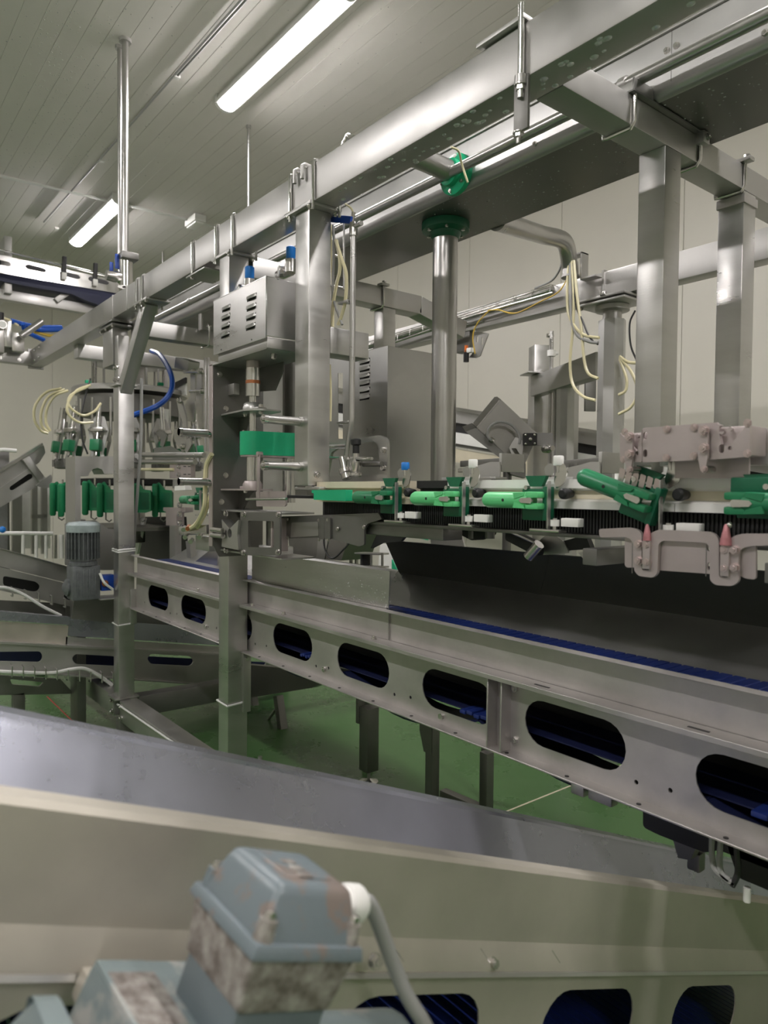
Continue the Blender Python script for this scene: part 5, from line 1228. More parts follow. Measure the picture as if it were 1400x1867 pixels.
flatX(MB(), ip([(136, 1088), (212, 1085), (240, 1140), (130, 1128)], X=-4.85), [], -4.86, .008).build('base_sheet', 'steel_dark', None, 'dark sheet below the upright gear motor', 'plate')

# ---- lower left conveyors
t = thing('left_conveyor', 'slotted conveyor descending behind the upright gear motor at left edge', 'conveyor', at(60, 1100, X=-5.4))
X2 = -5.4
B4 = (0, 780, 5.186)
flatX(MB(), ip([(-60, 1122), (720, 1338), (720, 1488), (-60, 1296)], X=X2, crop=B4), [], X2-.01, .01).build('upper_side', 'steel', t)
flatX(MB(), ip([(-60, 1118), (720, 1334), (720, 1342), (-60, 1126)], X=X2+.02, crop=B4), [], X2-.03, .05).build('top_lip', 'steel_polished', t)
flatX(MB(), ip([(-60, 1300), (720, 1492), (720, 1700), (-60, 1520)], X=X2, crop=B4), [round_poly(ip([(20, 1395), (330, 1450), (372, 1490), (350, 1540), (300, 1545), (20, 1485)], X=X2, crop=B4), .02), round_poly(ip([(590, 1570), (705, 1590), (705, 1640), (600, 1612)], X=X2, crop=B4), .02)], X2+.02, .01).build('slotted_side', 'steel', t)
flatX(MB(), ip([(-60, 1340), (720, 1520), (720, 1680), (-60, 1480)], X=X2-.06, crop=B4), [], X2-.1, .01).build('belt_side', 'black', t)
for k in range(5):
    q = at(20+24*k, 1078+5*k, X=X2+.05); MB().tube([q+V((0, 0, .03)), q+V((.05, 0, .03)), q+V((.05, 0, -.03)), q+V((0, 0, -.03))], .005, 6).build('hoop', 'steel', t)
t = thing('cross_conveyor', 'long slotted conveyor crossing low behind both support posts', 'conveyor', at(100, 1250, X=-4.95))
X3 = -4.95; B7 = (0, 1040, 4.667)
flatX(MB(), ip([(-80, 340), (590, 398), (590, 462), (-80, 418)], X=X3, crop=B7), [], X3-.05, .06).build('top_rail', 'steel_blue', t)
flatX(MB(), ip([(-80, 430), (582, 470), (570, 640), (-80, 600)], X=X3, crop=B7), [], X3-.005, .005).build('cover_sheet', 'steel_dirty', t)
flatX(MB(), ip([(575, 400), (1900, 505), (1900, 640), (565, 556)], X=X3-.02, crop=B7), [], X3-.03, .01).build('inner_wall', 'steel_blue', t)
flatX(MB(), ip([(560, 565), (1900, 650), (1900, 725), (560, 635)], X=X3, crop=B7), [], X3-.01, .01).build('upper_side', 'steel', t)
hs = [round_poly(ip([(-60, 690), (340, 685), (362, 730), (340, 778), (-60, 768)], X=X3, crop=B7), .03)]
for x in (605, 1245, 1870-.0): 
    hs.append(round_poly(ip([(x, 745), (x+30, 708), (x+370, 728), (x+400, 770), (x+370, 812), (x+30, 795)], X=X3, crop=B7), .03))
flatX(MB(), ip([(-80, 610), (2400, 745), (2400, 1010), (-80, 842)], X=X3, crop=B7), hs, X3, .012).build('slotted_side', 'steel', t)
flatX(MB(), ip([(-80, 600), (2400, 737), (2400, 752), (-80, 618)], X=X3+.03, crop=B7), [], X3+.0, .04).build('flange', 'steel', t)
flatX(MB(), ip([(-80, 842), (2400, 1010), (2400, 1020), (-80, 854)], X=X3+.03, crop=B7), [], X3+.0, .04).build('bottom_flange', 'steel', t)
flatX(MB(), ip([(-80, 640), (2400, 770), (2400, 990), (-80, 830)], X=X3-.3, crop=B7), [], X3-.2, .01).build('belt_side', 'navy', t)
for k in range(11): 
    q = cpt(90+k*95, 845+k*6.5, B7, X=X3+.04); MB().tube([q+V((0, 0, .035)), q+V((.05, 0, .03)), q+V((.05, 0, -.035)), q+V((0, 0, -.04))], .004, 6).build('hoop', 'steel_polished', t)
flatX(MB(), ip([(-90, 250), (1500, 330), (1500, 420), (-90, 420)], X=X3-.5, crop=B7), [], X3-.52, .01).build('far_wall', 'steel_dark', t)
flatX(MB(), ip([(560, 300), (1900, 330), (1900, 520), (560, 430)], X=X3-.46, crop=B7), [], X3-.47, .01).build('far_guide', 'steel_dark', t)
hose([cpt(x, y, B7, X=X3+.07) for x, y in ((-60, 858), (200, 868), (440, 872), (600, 842), (720, 836), (850, 900), (955, 975))], .012, 'white_hose', 'power_cable', 'long pale cable tied along the low cross conveyor to the braced post', cat='cable')
hose([cpt(x, y, B7, X=X2+.35) for x, y in ((-60, 145), (60, 150), (200, 205), (360, 305), (520, 385))], .010, 'white_hose', 'power_cable', 'pale cable sagging over the left conveyor above the low cross conveyor', cat='cable')
# bearing unit, stands and lower trough below
t = thing('floor_stand', 'dark stand under the low cross conveyor at the left edge', 'stand', at(34, 1330, X=-5.2))
q0, q1 = at(24, 1330, X=-5.2), at(46, 1262, X=-5.2); MB().box(-5.26, -5.2, q0.y, q1.y, 0, q1.z, .005).build('post', 'steel_dark', t)
o = ip([(-20, 1230), (110, 1238), (135, 1265), (-20, 1268)], X=-5.2); flatX(MB(), o, [round_poly(ip([(18, 1238), (80, 1244), (72, 1252), (22, 1248)], X=-5.2), .01)], -5.22, .02).build('head_plate', 'steel_dark', t)
hose([at(86, 1270, X=-5.5), at(120, 1303, X=-5.2), at(158, 1340, X=-4.9)], .004, 'red', 'safety_cord', 'thin red cord slanting across the green floor at left', cat='cord')
# floor frame joining the posts
t = thing('floor_frame', 'low square steel floor frame joining the two support posts', 'frame', (-4.3, 1.5, 0))
z1 = at(216, 1276, Y=1.45).z; z0 = z1-.13
MB().box(-4.50, -3.085, 1.45, 1.56, z0, z1, .006).build('front_member', 'steel', t)
MB().box(-7.2, -4.63, 1.45, 1.56, z0, z1, .006).build('left_member', 'steel', t)
MB().box(-4.62, -4.51, 1.575, 3.3, z0, z1, .006).build('cross_member', 'steel_dark', t)
MB().box(-4.64, -4.50, 1.42, 1.575, z1, z1+.012, .002).build('joint_plate', 'steel', t)
for x in (-4.66, -4.48):
    for z in (z0+.03, z1-.03): bolt(t, (x+.02, 1.45, z), (0, -1, 0), .014)
for x in (-4.565, -6.8): MB().box(x-.04, x+.04, 1.46, 1.55, 0, z0, .004).build('foot', 'steel_dark', t)
hose([at(214, 1284, Y=1.44), at(290, 1336, Y=1.44), at(357, 1382, Y=1.44)], .006, 'white_hose', 'power_cable', 'white cable lying along the edge of the low floor frame', cat='cable')
t = thing('trestle', 'slanted steel trestle legs with crossed rods behind the tall support post', 'stand', at(500, 1410, Z=0))
a, b_ = at(462, 1270, Y=2.6), at(478, 1390, Y=2.6); MB().bar(a, b_, .05, .05, (0, 1, 0), .004).build('leg', 'steel_dark', t)
a, b_ = at(507, 1268, Y=2.5), at(527, 1412, Y=2.5); MB().bar(a, b_, .055, .055, (0, 1, 0), .004).build('leg', 'steel_dark', t)
a, b_ = at(446, 1360, Y=2.55), at(505, 1290, Y=2.5); MB().tube([a, a.lerp(b_, .5)+V((0, 0, -.03)), b_], .010, 8).build('tie_rod', 'steel', t)
q = at(474, 1394, Z=0.01); MB().lathe((q.x, q.y, 0), (0, 0, 1), [(.05, 0), (.05, .01), (.015, .02), (.012, .06)], 14).build('foot', 'steel', t)
flatY(MB(), ip([(455, 1240), (460, 1210), (640, 1225), (580, 1252), (455, 1272)], Y=2.4), [], 2.4, .05).build('head_beam', 'steel_dark', t)

# ---- rising conveyor and cabinet at the far left
t = thing('rising_conveyor', 'steel conveyor climbing from the left edge to the carousel', 'conveyor', at(40, 900, X=-6.6))
XR = -6.6
flatX(MB(), ip([(-100, 455), (405, 140), (415, 165), (-100, 490)], X=XR+.05, crop=B4), [], XR-.05, .08).build('top_rail', 'steel_polished', t)
flatX(MB(), ip([(-100, 490), (415, 165), (430, 235), (370, 330), (-100, 640)], X=XR, crop=B4), [], XR-.01, .01).build('upper_side', 'steel', t)
flatX(MB(), ip([(-100, 640), (320, 355), (385, 490), (340, 560), (-100, 810)], X=XR+.02, crop=B4), [round_poly(ip([(85, 560), (270, 432), (305, 440), (310, 470), (120, 590), (90, 590)], X=XR, crop=B4), .02)], XR, .02).build('slotted_side', 'steel', t)
MB().bar(cpt(240, 285, B4, X=XR+.05), cpt(400, 500, B4, X=XR+.05), .06, .05, (1, 0, 0), .004).build('stop_bar', 'steel', t)
flatX(MB(), round_poly(ip([(340, 545), (480, 440), (495, 470), (480, 560), (430, 575)], X=XR+.1, crop=B4), .01), [], XR+.08, .02).build('end_plate', 'steel_sheet', t)
flatX(MB(), ip([(60, 560), (300, 420), (320, 500), (100, 640)], X=XR-.1, crop=B4), [], XR-.12, .01).build('inner_side', 'black', t)
t = thing('perforated_cabinet', 'grey cabinet with perforated front standing at the left edge', 'cabinet', at(10, 1010, X=-7.2))
q0, q1 = at(-30, 1030, X=-7.2), at(28, 822, X=-7.2)
MB().box(-7.6, -7.2, q0.y-.2, q1.y-.05, .9, q1.z, .006).build('body', 'steel_dark', t)
flatX(MB(), ip([(-30, 915), (14, 915), (14, 1020), (-30, 1020)], X=-7.19), [], -7.2, .012).build('perforated_sheet', 'perforated', t)
MB().tube([at(-20, 822, X=-7.1), at(8, 820, X=-7.1), at(30, 822, X=-7.1)], .018, 10).build('top_pipe', 'white_plastic', t)
t = thing('ladder_frame', 'pale lit panel with grey uprights seen between carousel and cabinet', 'frame', at(60, 1000, X=-7.6))
for x0, x1, m in ((22, 40, 'steel'), (58, 68, 'steel'), (76, 86, 'steel')):
    flatX(MB(), ip([(x0, 1010), (x1, 1010), (x1, 885), (x0, 885)], X=-7.6), [], -7.65, .06).build('upright', m, t)
flatX(MB(), ip([(40, 1000), (92, 1000), (92, 880), (40, 880)], X=-7.8), [], -7.82, .02).build('pale_panel', 'white_plastic', t)
flatX(MB(), ip([(58, 945), (86, 945), (86, 938), (58, 938)], X=-7.6), [], -7.64, .05).build('rung', 'steel', t)
a, b_ = at(-20, 972, X=-6.6), at(96, 973, X=-6.6); MB().cyl(a, b_, .018, n=10).build('hand_rail', 'white_plastic', t)
for x in (42, 66, 84, 100, 112): a, b_ = at(x, 975, X=-6.6), at(x, 1018, X=-6.6); MB().cyl(a, b_, .014 if x < 90 else .022, n=10).build('baluster', 'white_plastic' if x != 100 else 'steel_polished', t)
MB().sphere(at(4, 966, X=-6.6), .03, n=10).build('blue_knob', 'blue_plastic', t)

# ---- machinery between braced post and shaft drive
G3 = (230, 640, 4.912)
t = thing('link_arm_unit', 'cluster of tall grey link plates and rams left of the shaft drive', 'machine', at(350, 830, Y=1.9))
def lp(pts, Y, m='steel', th=.012, nm='link_plate'): return flatY(MB(), round_poly(ip(pts, Y=Y, crop=G3), .01), [], Y, th).build(nm, m, t)
lp([(465, 440), (510, 450), (550, 590), (560, 800), (540, 850), (515, 780), (520, 640), (480, 520)], 1.95)
lp([(440, 705), (500, 690), (560, 780), (550, 880), (520, 915), (445, 790)], 1.90)
lp([(590, 200), (630, 200), (632, 480), (620, 630), (560, 630), (540, 480), (590, 400)], 2.0, 'steel_sheet')
lp([(650, 190), (690, 200), (690, 480), (700, 700), (665, 700), (640, 480)], 1.98)
lp([(540, 65), (660, 100), (650, 190), (525, 160)], 2.05, 'steel', .08, 'head_block')
lp([(560, 790), (590, 780), (600, 840), (560, 915), (540, 900)], 1.88)
lp([(270, 730), (340, 710), (375, 770), (345, 860), (315, 850), (325, 790)], 2.1, 'steel_sheet')
for x, y, Y in ((485, 445, 1.93), (610, 185, 1.98), (675, 180, 1.96), (545, 800, 1.93), (490, 740, 1.88), (515, 855, 1.88), (690, 360, 1.95)): bolt(t, cpt(x, y, G3, Y=Y), (0, -1, 0), .018)
a, b_ = cpt(520, 190, G3, Y=1.96), cpt(690, 185, G3, Y=1.96); MB().cyl(a, b_, .010, n=8).build('pin', 'bolt', t)
a, b_ = cpt(570, 360, G3, Y=1.94), cpt(710, 355, G3, Y=1.94); MB().cyl(a, b_, .010, n=8).build('pin', 'bolt', t)
for x in (710, 740): a, b_ = cpt(x, 60, G3, Y=1.9), cpt(x, 900, G3, Y=1.9); MB().cyl(a, b_, .010, n=8).build('ram', 'steel_pipe', t)
a, b_ = cpt(350, 520, G3, Y=2.2), cpt(345, 700, G3, Y=2.2); MB().cyl(a, b_, .03, n=12).build('white_ram', 'white_plastic', t)
lp([(260, 870), (400, 850), (530, 920), (530, 1000), (250, 1000)], 2.05, 'steel', .01, 'cam_sheet')
lp([(430, 300), (545, 230), (545, 400), (430, 380)], 2.4, 'white_plastic', .01, 'pale_sheet')
lp([(430, 290), (545, 235), (545, 285), (430, 345)], 2.38, 'black', .01, 'dark_strip')
t = thing('guide_rod_set', 'three level polished rods with a slotted block left of the shaft drive', 'rods', at(320, 865, Y=1.8))
for y, x1 in ((930, 700), (992, 620), (1060, 430)):
    a, b_ = cpt(140, y, G3, Y=1.72), cpt(x1, y+2, G3, Y=1.72); MB().cyl(a, b_, .016 if y < 1050 else .010, n=12).build('rod', 'steel_pipe' if y < 1050 else 'cream_hose', t)
lp2 = lambda pts, Y, m, th, nm: flatY(MB(), round_poly(ip(pts, Y=Y, crop=G3), .004), [], Y, th).build(nm, m, t)
lp2([(430, 1000), (620, 1005), (620, 1130), (430, 1140)], 1.75, 'steel_pink', .03, 'slotted_block')
for x in (525, 565):
    for y in (1030, 1100): lp2([(x-12, y), (x+12, y), (x+12, y+8), (x-12, y+8)], 1.7195, 'black', .001, 'slot')
for y in (1035, 1105): bolt(t, cpt(478, y, G3, Y=1.72), (0, -1, 0), .014)
lp2([(460, 1150), (500, 1150), (505, 1230), (455, 1230)], 1.74, 'steel', .03, 'stem')
lp2([(490, 1210), (580, 1205), (590, 1245), (490, 1250)], 1.7, 'white_plastic', .04, 'roller')
lp2([(400, 1400), (600, 1400), (600, 1440), (520, 1450), (520, 1560), (425, 1560), (425, 1440), (400, 1430)], 1.75, 'steel_pink', .05, 'lower_block')
for y in (1380, 1460, 1540): bolt(t, cpt(490, y, G3, Y=1.69), (0, -1, 0), .016)
lp2([(440, 1560), (495, 1560), (495, 1900), (440, 1900)], 1.85, 'steel', .04, 'leg_post')
lp2([(585, 1700), (620, 1700), (640, 1900), (605, 1900)], 1.85, 'steel', .04, 'leg_post')
t = thing('air_manifold', 'brass and steel air manifold with cream hoses at the edge of the shaft drive', 'manifold', at(350, 980, Y=1.45))
q = at(352, 965, Y=1.42); MB().bar(at(332, 968, Y=1.42), at(383, 965, Y=1.42), .04, .045, (0, 0, 1), .008).build('block', 'bolt', t)
for x, y in ((337, 962), (340, 976), (350, 984), (366, 976), (345, 960)): MB().cyl(at(x, y, Y=1.40), at(x-3, y+4, Y=1.37), .011, n=10).build('fitting', 'bolt' if x != 345 else 'copper', t)
MB().box(q.x-.02, q.x+.14, 1.44, 1.47, q.z-.10, q.z-.03, .004).build('mount', 'steel', t)
G = 'cream hoses to the air manifold'
hose([at(386, 828, Y=1.36), at(376, 850, Y=1.36), at(374, 885, Y=1.36), at(372, 925, Y=1.36), at(358, 955, Y=1.38), at(340, 966, Y=1.39)], .011, 'cream_hose', 'air_hose', 'thick cream hose bowing down to the air manifold, left one', G)
hose([at(390, 880, Y=1.40), at(380, 915, Y=1.40), at(372, 940, Y=1.40), at(360, 962, Y=1.40)], .010, 'cream_hose', 'air_hose', 'cream hose running to the air manifold along the pink edge', G)
hose([at(276, 640, Y=2.0), at(292, 648, Y=1.95), at(311, 680, Y=1.9), at(312, 712, Y=1.85), at(290, 738, Y=1.75), at(246, 756, Y=1.62), at(232, 760, Y=1.60)], .018, 'blue_hose', 'air_hose', 'thick blue hose looping right of the braced post')
hose([at(258, 690, Y=1.60), at(257, 800, Y=1.60), at(252, 880, Y=1.59), at(246, 960, Y=1.58), at(243, 1010, Y=1.57)], .010, 'grey_hose', 'power_cable', 'grey cable running down along the right side of the braced post', cat='cable')
G = 'cream hose loops on the carousel'
for lab, pp in (('cream hose making the largest loop at the left of the carousel', [(112, 708), (85, 715), (65, 738), (63, 765), (75, 785), (88, 790)]),
                ('cream hose making a loop inside the largest one at the carousel', [(118, 710), (90, 722), (76, 748), (76, 775), (88, 788)]),
                ('cream hose making the narrowest left loop at the carousel', [(124, 712), (100, 722), (86, 745), (84, 770), (92, 786)]),
                ('cream hose curving right below the carousel disc', [(165, 702), (140, 712), (124, 735), (125, 755), (145, 770), (170, 770)]),
                ('thin cream hose swinging across the front of the carousel', [(160, 705), (130, 720), (126, 740), (150, 757), (172, 750), (184, 735)])):
    hose([at(x, y, X=AX+.42) for x, y in pp], .010, 'cream_hose', 'air_hose', lab, G)
hose([at(x, y, X=AX+.40) for x, y in ((165, 690), (156, 720), (148, 760), (150, 800), (160, 828))], .007, 'black_hose', 'power_cable', 'black cable hanging in front of the carousel disc', cat='cable')
t = thing('pale_chute', 'white plastic chute below the carousel right of the braced post', 'chute', at(262, 1000, Y=2.2))
flatY(MB(), ip([(250, 942), (268, 945), (254, 1010), (248, 1010)], Y=2.15), [], 2.15, .02).build('sheet', 'white_plastic', t)
flatY(MB(), ip([(268, 942), (340, 942), (345, 1040), (255, 1030)], Y=2.3), [], 2.3, .02).build('dark_back', 'black', t)
t = thing('belt_flap', 'pale grey triangular sheet beside the support post above the blue belt', 'sheet', at(380, 1035, Y=1.7))
flatY(MB(), ip([(346, 1033), (398, 992), (398, 1044)], Y=1.80), [], 1.80, .006).build('sheet', 'steel_polished', t)
# motor under the right end of the main conveyor
t = thing('drum_motor', 'black motor unit with cables hanging under the right end of the main conveyor', 'motor', at(1230, 1560, Y=1.62))
flatY(MB(), round_poly(ip([(1172, 1460), (1172, 1508), (1200, 1522), (1285, 1555), (1310, 1550), (1440, 1600), (1440, 1560), (1300, 1500)], Y=1.60), .01), [], 1.66, .06).build('housing', 'black', t)
flatY(MB(), ip([(1231, 1530), (1272, 1545), (1262, 1566), (1240, 1562)], Y=1.64), [], 1.66, .03).build('lug', 'steel_dark', t)
flatY(MB(), round_poly(ip([(1325, 1540), (1440, 1590), (1440, 1640), (1345, 1600)], Y=1.60), .01), [], 1.70, .1).build('rear_block', 'black', t)
q = at(1256, 1560, Y=1.64); MB().box(q.x-.016, q.x+.016, 1.66, 1.69, q.z-.045, q.z, .004).build('stub', 'steel_dark', t)
for k, pp in enumerate(([(1298, 1525), (1298, 1560), (1304, 1585), (1330, 1605)], [(1314, 1530), (1312, 1580), (1322, 1600), (1340, 1612)], [(1342, 1540), (1345, 1590), (1335, 1615)])):
    hose([at(x, y, Y=1.60) for x, y in pp], .007, 'grey_hose' if k < 2 else 'black_hose', 'cable', '', parent=t)
q = at(1362, 1618, Y=1.62); MB().cyl(q, q+V((0, 0, -.032)), .008, n=10).build('pale_plug', 'white_plastic', t)
for x in (1056, 1096):
    pass
t = thing('hanger_clips', 'small steel clips hanging under the main conveyor flange', 'clip', at(1080, 1460, Y=1.56))
for x, y, w in ((1056, 1440, .02), (1097, 1454, .035)): q = at(x, y, Y=1.56); MB().box(q.x-w, q.x+w, 1.55, 1.58, q.z-.012, q.z+.02, .003).build('clip', 'steel', t)
# ================================================================== CEILING FITTINGS
ZC = RH-.012
def conduit(label, pts, r, m='steel'):
    return MB().tube([at(x, y, Z=ZC-r) for x, y in pts], r, 8).build('ceiling_conduit', m, None, label, 'conduit')
conduit('thin conduit running along the ceiling strips left of the nearer lamp', [(80, 405), (440, 0), (520, -90)], .008, 'grey_hose')
conduit('short thin conduit beside the long one near the top edge', [(322, 140), (449, 0), (530, -90)], .007, 'grey_hose')
conduit('flat conduit crossing the ceiling to the small white box', [(-20, 316), (180, 362), (340, 400)], .014, 'lamp_body')
conduit('conduit continuing right from the small white ceiling box', [(370, 408), (420, 420), (520, 444)], .012, 'lamp_body')
for k, (x, y) in enumerate(((186, 292), (322, 140), (103, 416))):
    q = at(x, y, Z=ZC-.008); MB().box(q.x-.02, q.x+.02, q.y-.02, q.y+.02, q.z-.012, q.z+.008, .004).build('conduit_clip', 'lamp_body', None, ('small clip on the thin ceiling conduit left of the poles', 'small clip on the thin ceiling conduit near the lamp', 'small clip at the far end of the thin ceiling conduit')[k], 'clip')
q = at(356, 397, Z=ZC)
t = thing('junction_box', 'small white emergency light box on the ceiling', 'ceiling box', q-V((0, 0, .09)))
MB().box(q.x-.13, q.x+.13, q.y-.06, q.y+.06, ZC-.07, ZC, .012).build('case', 'lamp_body', t)
MB().box(q.x-.11, q.x+.11, q.y-.045, q.y+.045, ZC-.085, ZC-.068, .008).build('cover', 'white_plastic', t)
# hanging poles
def pole(label, x, y, yb, r, flange=True):
    q = at(x, y, Z=ZC); v = q-CAM; zb = CAM.z + v.z*((893-yb)/(893-y))
    t = thing('ceiling_pole', label, 'pole', (q.x, q.y, zb), 'poles hanging from the ceiling')
    MB().cyl((q.x, q.y, zb), (q.x, q.y, RH), r, n=16).build('pole', 'steel_pipe', t)
    if flange: MB().cyl((q.x, q.y, RH-.02), (q.x, q.y, RH), r*1.9, n=16).build('ceiling_flange', 'steel', t)
    return t, q, zb
tp, qp, zb = pole('thick ceiling pole of the pair at left, with clamp near its foot', 228, 75, 520, .019)
MB().box(qp.x-.06, qp.x+.07, qp.y-.04, qp.y+.06, zb+.16, zb+.20, .004).build('clamp', 'steel_dark', tp)
MB().cyl((qp.x, qp.y, zb), (qp.x, qp.y, zb+.16), .045, n=14).build('sleeve', 'steel_polished', tp)
pole('thinner ceiling pole directly left of the thick one', 218, 88, 520, .014)
pole('single thin rod hanging from the ceiling over the overhead beam', 453, 232, 400, .010)
pole('short far rod hanging from ceiling right of the pole pair', 297, 460, 500, .012, False)
t = thing('valve_levers', 'two blue lever valves beside the foot of the ceiling poles', 'valve', at(205, 512, Y=2.4))
for x, y0, y1 in ((213, 463, 490), (203, 478, 495)): MB().bar(at(x, y1, X=qp.x), at(x, y0, X=qp.x), .022, .012, (1, 0, 0), .004).build('lever', 'blue_valve', t)
MB().lathe(at(212, 505, X=qp.x), (0, 1, 0), [(.03, -.06), (.035, -.02), (.035, .02), (.025, .06)], 12).build('body', 'bolt', t)
# dome behind the beam top
q = at(636, 262, Y=2.03); zt = at(640, 242, Y=2.03).z
t = thing('pipe_cap', 'pale rounded cap peeking over the overhead beam', 'cap', (q.x, 2.03, 2.93))
MB().tube([V((q.x+.10*math.cos(a), 2.03, 2.94+(zt-2.95)*math.sin(a))) for a in [math.pi*i/10 for i in range(11)]], .018, 10).build('bow', 'steel_polished', t)
# ---- upper left belt conveyor
B3 = (0, 430, 5.385); XU = -7.0
t = thing('high_conveyor', 'bright slotted conveyor with sagging navy belt high up at the left', 'conveyor', at(80, 560, X=XU))
sl_ = [[(x0, y0), (x0+22, y0-22), (x0+190, y0+18), (x0+212, y0+45), (x0+190, y0+62), (x0+22, y0+25)] for x0, y0 in ((-100, 240), (245, 300), (580, 365), (862, 420))]
flatX(MB(), ip([(-100, 165), (1150, 440), (1180, 560), (-100, 332)], X=XU, crop=B3), [round_poly(ip(s, X=XU, crop=B3), .02) for s in sl_], XU-.01, .012).build('slotted_side', 'steel_polished', t)
flatX(MB(), ip([(-100, 172), (1150, 442), (1180, 560), (-100, 330)], X=XU-.2, crop=B3), [], XU-.22, .01).build('dark_inside', 'black', t)
flatX(MB(), ip([(-100, 332), (1180, 560), (1180, 572), (-100, 350)], X=XU+.03, crop=B3), [], XU-.01, .05).build('bottom_flange', 'steel_polished', t)
pts = [(-100, 400), (0, 440), (200, 482), (420, 522), (560, 545), (700, 570), (860, 640), (1000, 690), (1140, 690)]
rows = []
for x, y in pts: q = cpt(x, y, B3, X=XU-.02); rows.append((q, q+V((-.45, 0, 0))))
MB().sheet(rows, .01).build('sagging_belt', 'navy', t)
flatX(MB(), ip(pts+[(1180, 600), (1180, 560), (-100, 340)], X=XU-.03, crop=B3), [], XU-.05, .01).build('belt_edge', 'navy', t)
MB().tube([cpt(-100, 112, B3, X=XU), cpt(1110, 405, B3, X=XU)], .010, 8).build('guide_rod', 'steel_polished', t)
for x, y in ((632, 205), (938, 270)):
    a, b_ = cpt(x, y, B3, X=XU+.02), cpt(x-6, y+200, B3, X=XU+.02); MB().bar(a, b_, .035, .04, (1, 0, 0), .004).build('rod_clip', 'black', t)
    q = cpt(x-4, y+180, B3, X=XU+.03); MB().box(q.x-.01, q.x+.02, q.y-.02, q.y+.02, q.z-.04, q.z+.02, .003).build('clip_nut', 'white_plastic', t)
a, b_ = cpt(545, 640, B3, X=XU-.1), cpt(740, 505, B3, X=XU-.1); MB().bar(a, b_, .05, .05, (1, 0, 0), .003).build('strut', 'steel', t)
a, b_ = cpt(-100, 560, B3, X=XU-.15), cpt(1000, 748, B3, X=XU-.15); MB().bar(a, b_, .08, .09, (0, 0, 1), .004).build('lower_beam', 'steel', t)
MB().box(XU-.6, XU-.05, a.y+.1, a.y+.16, a.z, a.z+.5, .004).build('hidden_tie', 'steel', t)
# ---- air unit and blue hoses at the left edge
t = thing('air_unit', 'air preparation unit with gauge and silver blocks at the left edge', 'air unit', at(20, 645, X=-6.7))
XA = -6.7
for x0, x1, y0, y1, m in ((-25, 8, 582, 640, 'bolt'), (8, 22, 585, 632, 'steel_polished'), (22, 45, 608, 640, 'bolt')):
    q0, q1 = at(x0, y1, X=XA), at(x1, y0, X=XA); MB().box(XA-.12, XA, q0.y, q1.y, q0.z, q1.z, .008).build('block', m, t)
g = at(4, 592, X=XA+.02); gg = MB().cyl(g-V((.02, 0, 0)), g+V((.012, 0, 0)), .035, n=18).build('gauge', 'bolt', t); MB().cyl(g+V((.012, 0, 0)), g+V((.014, 0, 0)), .030, n=18).build('dial', 'gauge_face', gg)
MB().cyl(at(38, 613, X=XA+.1), at(77, 586, X=XA+.1), .030, n=14).build('silver_tube', 'steel_pipe', t)
MB().cyl(at(0, 582, X=XA), at(0, 570, X=XA), .03, n=12).build('black_cap', 'black', t)
G = 'blue hoses at the left edge'
hose([at(20, 585, X=-6.8), at(45, 592, X=-6.85), at(75, 597, X=-6.9), at(112, 597, X=-6.95)], .022, 'blue_hose', 'air_hose', 'thick blue hose leaving the air unit at the top', G)
hose([at(42, 590, X=-6.75), at(46, 603, X=-6.8), at(62, 612, X=-6.85), at(80, 620, X=-6.9)], .020, 'blue_hose', 'air_hose', 'blue hose curving down behind the silver tube of the air unit', G)
hose([at(55, 598, X=-6.85), at(80, 602, X=-6.9), at(114, 601, X=-6.95)], .020, 'blue_hose', 'air_hose', 'blue hose just below the top one at the air unit', G)
hose([at(62, 605, X=-6.9), at(90, 612, X=-6.92), at(100, 612, X=-6.95)], .014, 'yellow_hose', 'air_hose', 'short amber hose between the blue hoses at the left edge')
hose([at(8, 580, X=-6.75), at(22, 586, X=-6.8), at(34, 594, X=-6.8)], .010, 'cream_hose', 'air_hose', 'short cream hose beside the black cap of the air unit')
# ---- water drops hanging from ceiling, beam and duct (too many to count)
dm = MB()
for i in range(420):
    if random.random() < .75:
        u = random.random(); x, y = 60+110*u+random.gauss(0, 45), 20+290*(random.random())
        if x < 0: x = -x
    else: x, y = random.uniform(0, 800), random.uniform(0, 380)
    q = at(x, y, Z=RH-.001); dm.sphere(q, random.uniform(.002, .0045), (1, 1, .6), 6)
dm.build('ceiling_droplets', 'droplet', None, 'water droplets beaded over the ceiling strips', 'droplets', kind='stuff')
dm = MB()
for i in range(60):
    x = -.6-random.random()*1.6; y = random.uniform(1.46, 1.545); dm.sphere((x, y, AZ0), random.uniform(.004, .010), (1.2, 1, .5), 8)
for i in range(500):
    x = random.uniform(-2.4, .2); y = random.uniform(2.0, 2.34); dm.sphere((x, y, 2.8305), random.uniform(.0015, .004), (1, 1, .6), 6)
dm.build('hanging_droplets', 'droplet', None, 'water droplets hanging under the beam and duct', 'droplets', kind='stuff')
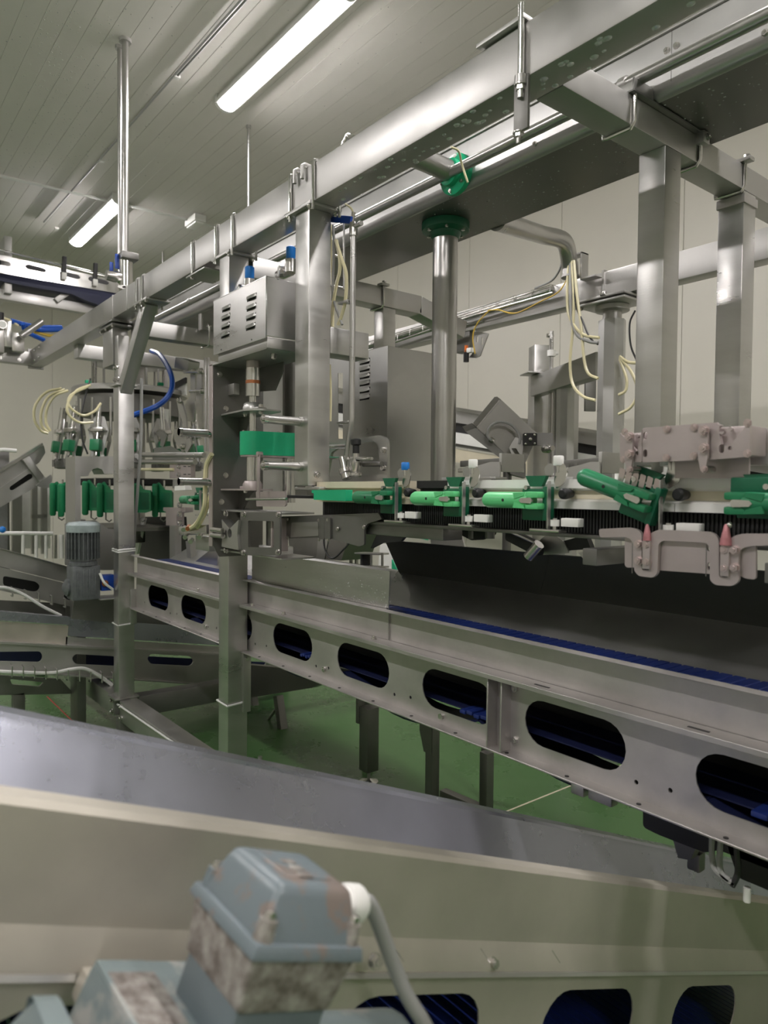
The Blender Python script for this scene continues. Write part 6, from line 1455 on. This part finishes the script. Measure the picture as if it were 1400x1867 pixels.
# ================================================================== FOREGROUND GEAR MOTOR
p0 = at(463, 1746, X=-.55)
def BL(x, s, h): return p0+V((-x, 0, 0))+DV*s+UV*h
MM = Matrix.Identity(4)
for i, ax in enumerate((V((-1, 0, 0)), DV, UV)):
    for j in range(3): MM[j][i] = ax[j]
MM.translation = p0
t = thing('conveyor_motor', 'weathered blue-grey geared motor with flaking terminal box in the foreground', 'motor', BL(.06, .0, -.12))
W, D_ = .134, .126
def taper(x0, x1, y0, y1, z0, z1, tx, ty, bev, name, m, par, seg=3, tz=1):
    tmp = bmesh.new(); bmesh.ops.create_cube(tmp, size=1.0)
    for v in tmp.verts:
        top = v.co.z > 0 if tz > 0 else v.co.z < 0
        a = tx if top else 0; b = ty if top else 0
        v.co = V((x0+a if v.co.x < 0 else x1-a, y0+b if v.co.y < 0 else y1-b, z0 if v.co.z < 0 else z1))
    bmesh.ops.bevel(tmp, geom=list(tmp.edges), offset=bev, segments=seg, profile=.6, affect='EDGES')
    mb = MB(); mb._merge(tmp, MM, False); return mb.build(name, m, par, angle=30)
lid = taper(.002, W-.002, .002, D_-.002, .004, .056, .018, .014, .011, 'lid', 'motor_lid', t)
taper(-.003, W+.003, -.003, D_+.003, -.003, .010, .003, .003, .003, 'lid_rim', 'motor_lid', lid, 2)
for x in (.012, W-.012):
    for s in (.012, D_-.012):
        MB().cyl(BL(x, s, .004), BL(x, s, .028), .0105, .0085, n=16).build('screw_boss', 'motor_scaled' if x < .05 else 'motor_lid', lid)
        bolt(lid, BL(x, s, .028), UV, .0055, 'bolt', 'lid_screw', .005)
taper(.036, .100, .034, .092, .0555, .0575, .001, .001, .0008, 'lid_panel', 'motor_lid', lid, 1)
for k in range(3): MB().box(.036+k*.016, .046+k*.016, .052, .068, .057, .0588, .0008, 1, MM).build('raised_mark', 'motor_scaled', lid)
taper(.002, W-.002, .002, D_-.002, -.054, -.002, .008, .008, .006, 'terminal_box', 'motor_scaled', t, 3, -1)
taper(.014, W-.014, .012, D_-.012, -.092, -.052, 0, 0, .003, 'neck', 'motor_clean', t, 2)
# motor body below: finned casting with flat pad, gearbox casting to the left
taper(.0, .195, -.056, .16, -.19, -.091, .010, .004, .010, 'housing', 'motor_paint', t)
taper(.045, .175, -.054, .0, -.0915, -.0875, .001, .001, .001, 'top_pad', 'motor_paint', t)
np_ = taper(.060, .150, -.050, .0, -.0878, -.0865, .0005, .0005, .0004, 'name_plate', 'motor_scaled', t, 1)
taper(-.005, .185, -.17, -.054, -.24, -.096, .045, .050, .02, 'gear_case', 'motor_paint', t)
MB().lathe(BL(.09, -.165, -.19), -DV, [(.07, 0), (.07, .03), (.055, .05), (.03, .06)], 20).build('case_end', 'motor_paint', t)
MB().tube([BL(.05, -.165, -.115)+UV*.022*math.cos(a)+DV*.022*math.sin(a) for a in [2*math.pi*i/14 for i in range(14)]], .007, 8, closed=True).build('lifting_eye', 'bolt', t)
MB().cyl(BL(.08, .16, -.16), BL(.08, .30, -.16), .06, n=20).build('stator', 'motor_paint', t)
# cable gland and cable
MB().lathe(BL(.055, D_-.004, .028), DV, [(.0165, 0), (.0165, .012), (.0205, .013), (.0205, .030), (.015, .038), (.010, .040)], 14).build('cable_gland', 'white_plastic', t)
g0 = BL(.055, D_+.03, .028)
pts = [g0, g0+DV*.018, at(715, 1752, X=-.60), at(742, 1815, X=-.59), at(775, 1870, X=-.58), at(800, 1930, X=-.58)]
MB().tube(spline(pts, 8), .0085, 12).build('cable', 'grey_hose', t)
bolt(t, at(682, 1752, X=-.765), (1, 0, .3), .009)
# mounting arm to the conveyor side
MB().box(.10, .228, -.04, .10, -.15, -.12, .004, 2, MM).build('torque_arm', 'steel_dirty', t)
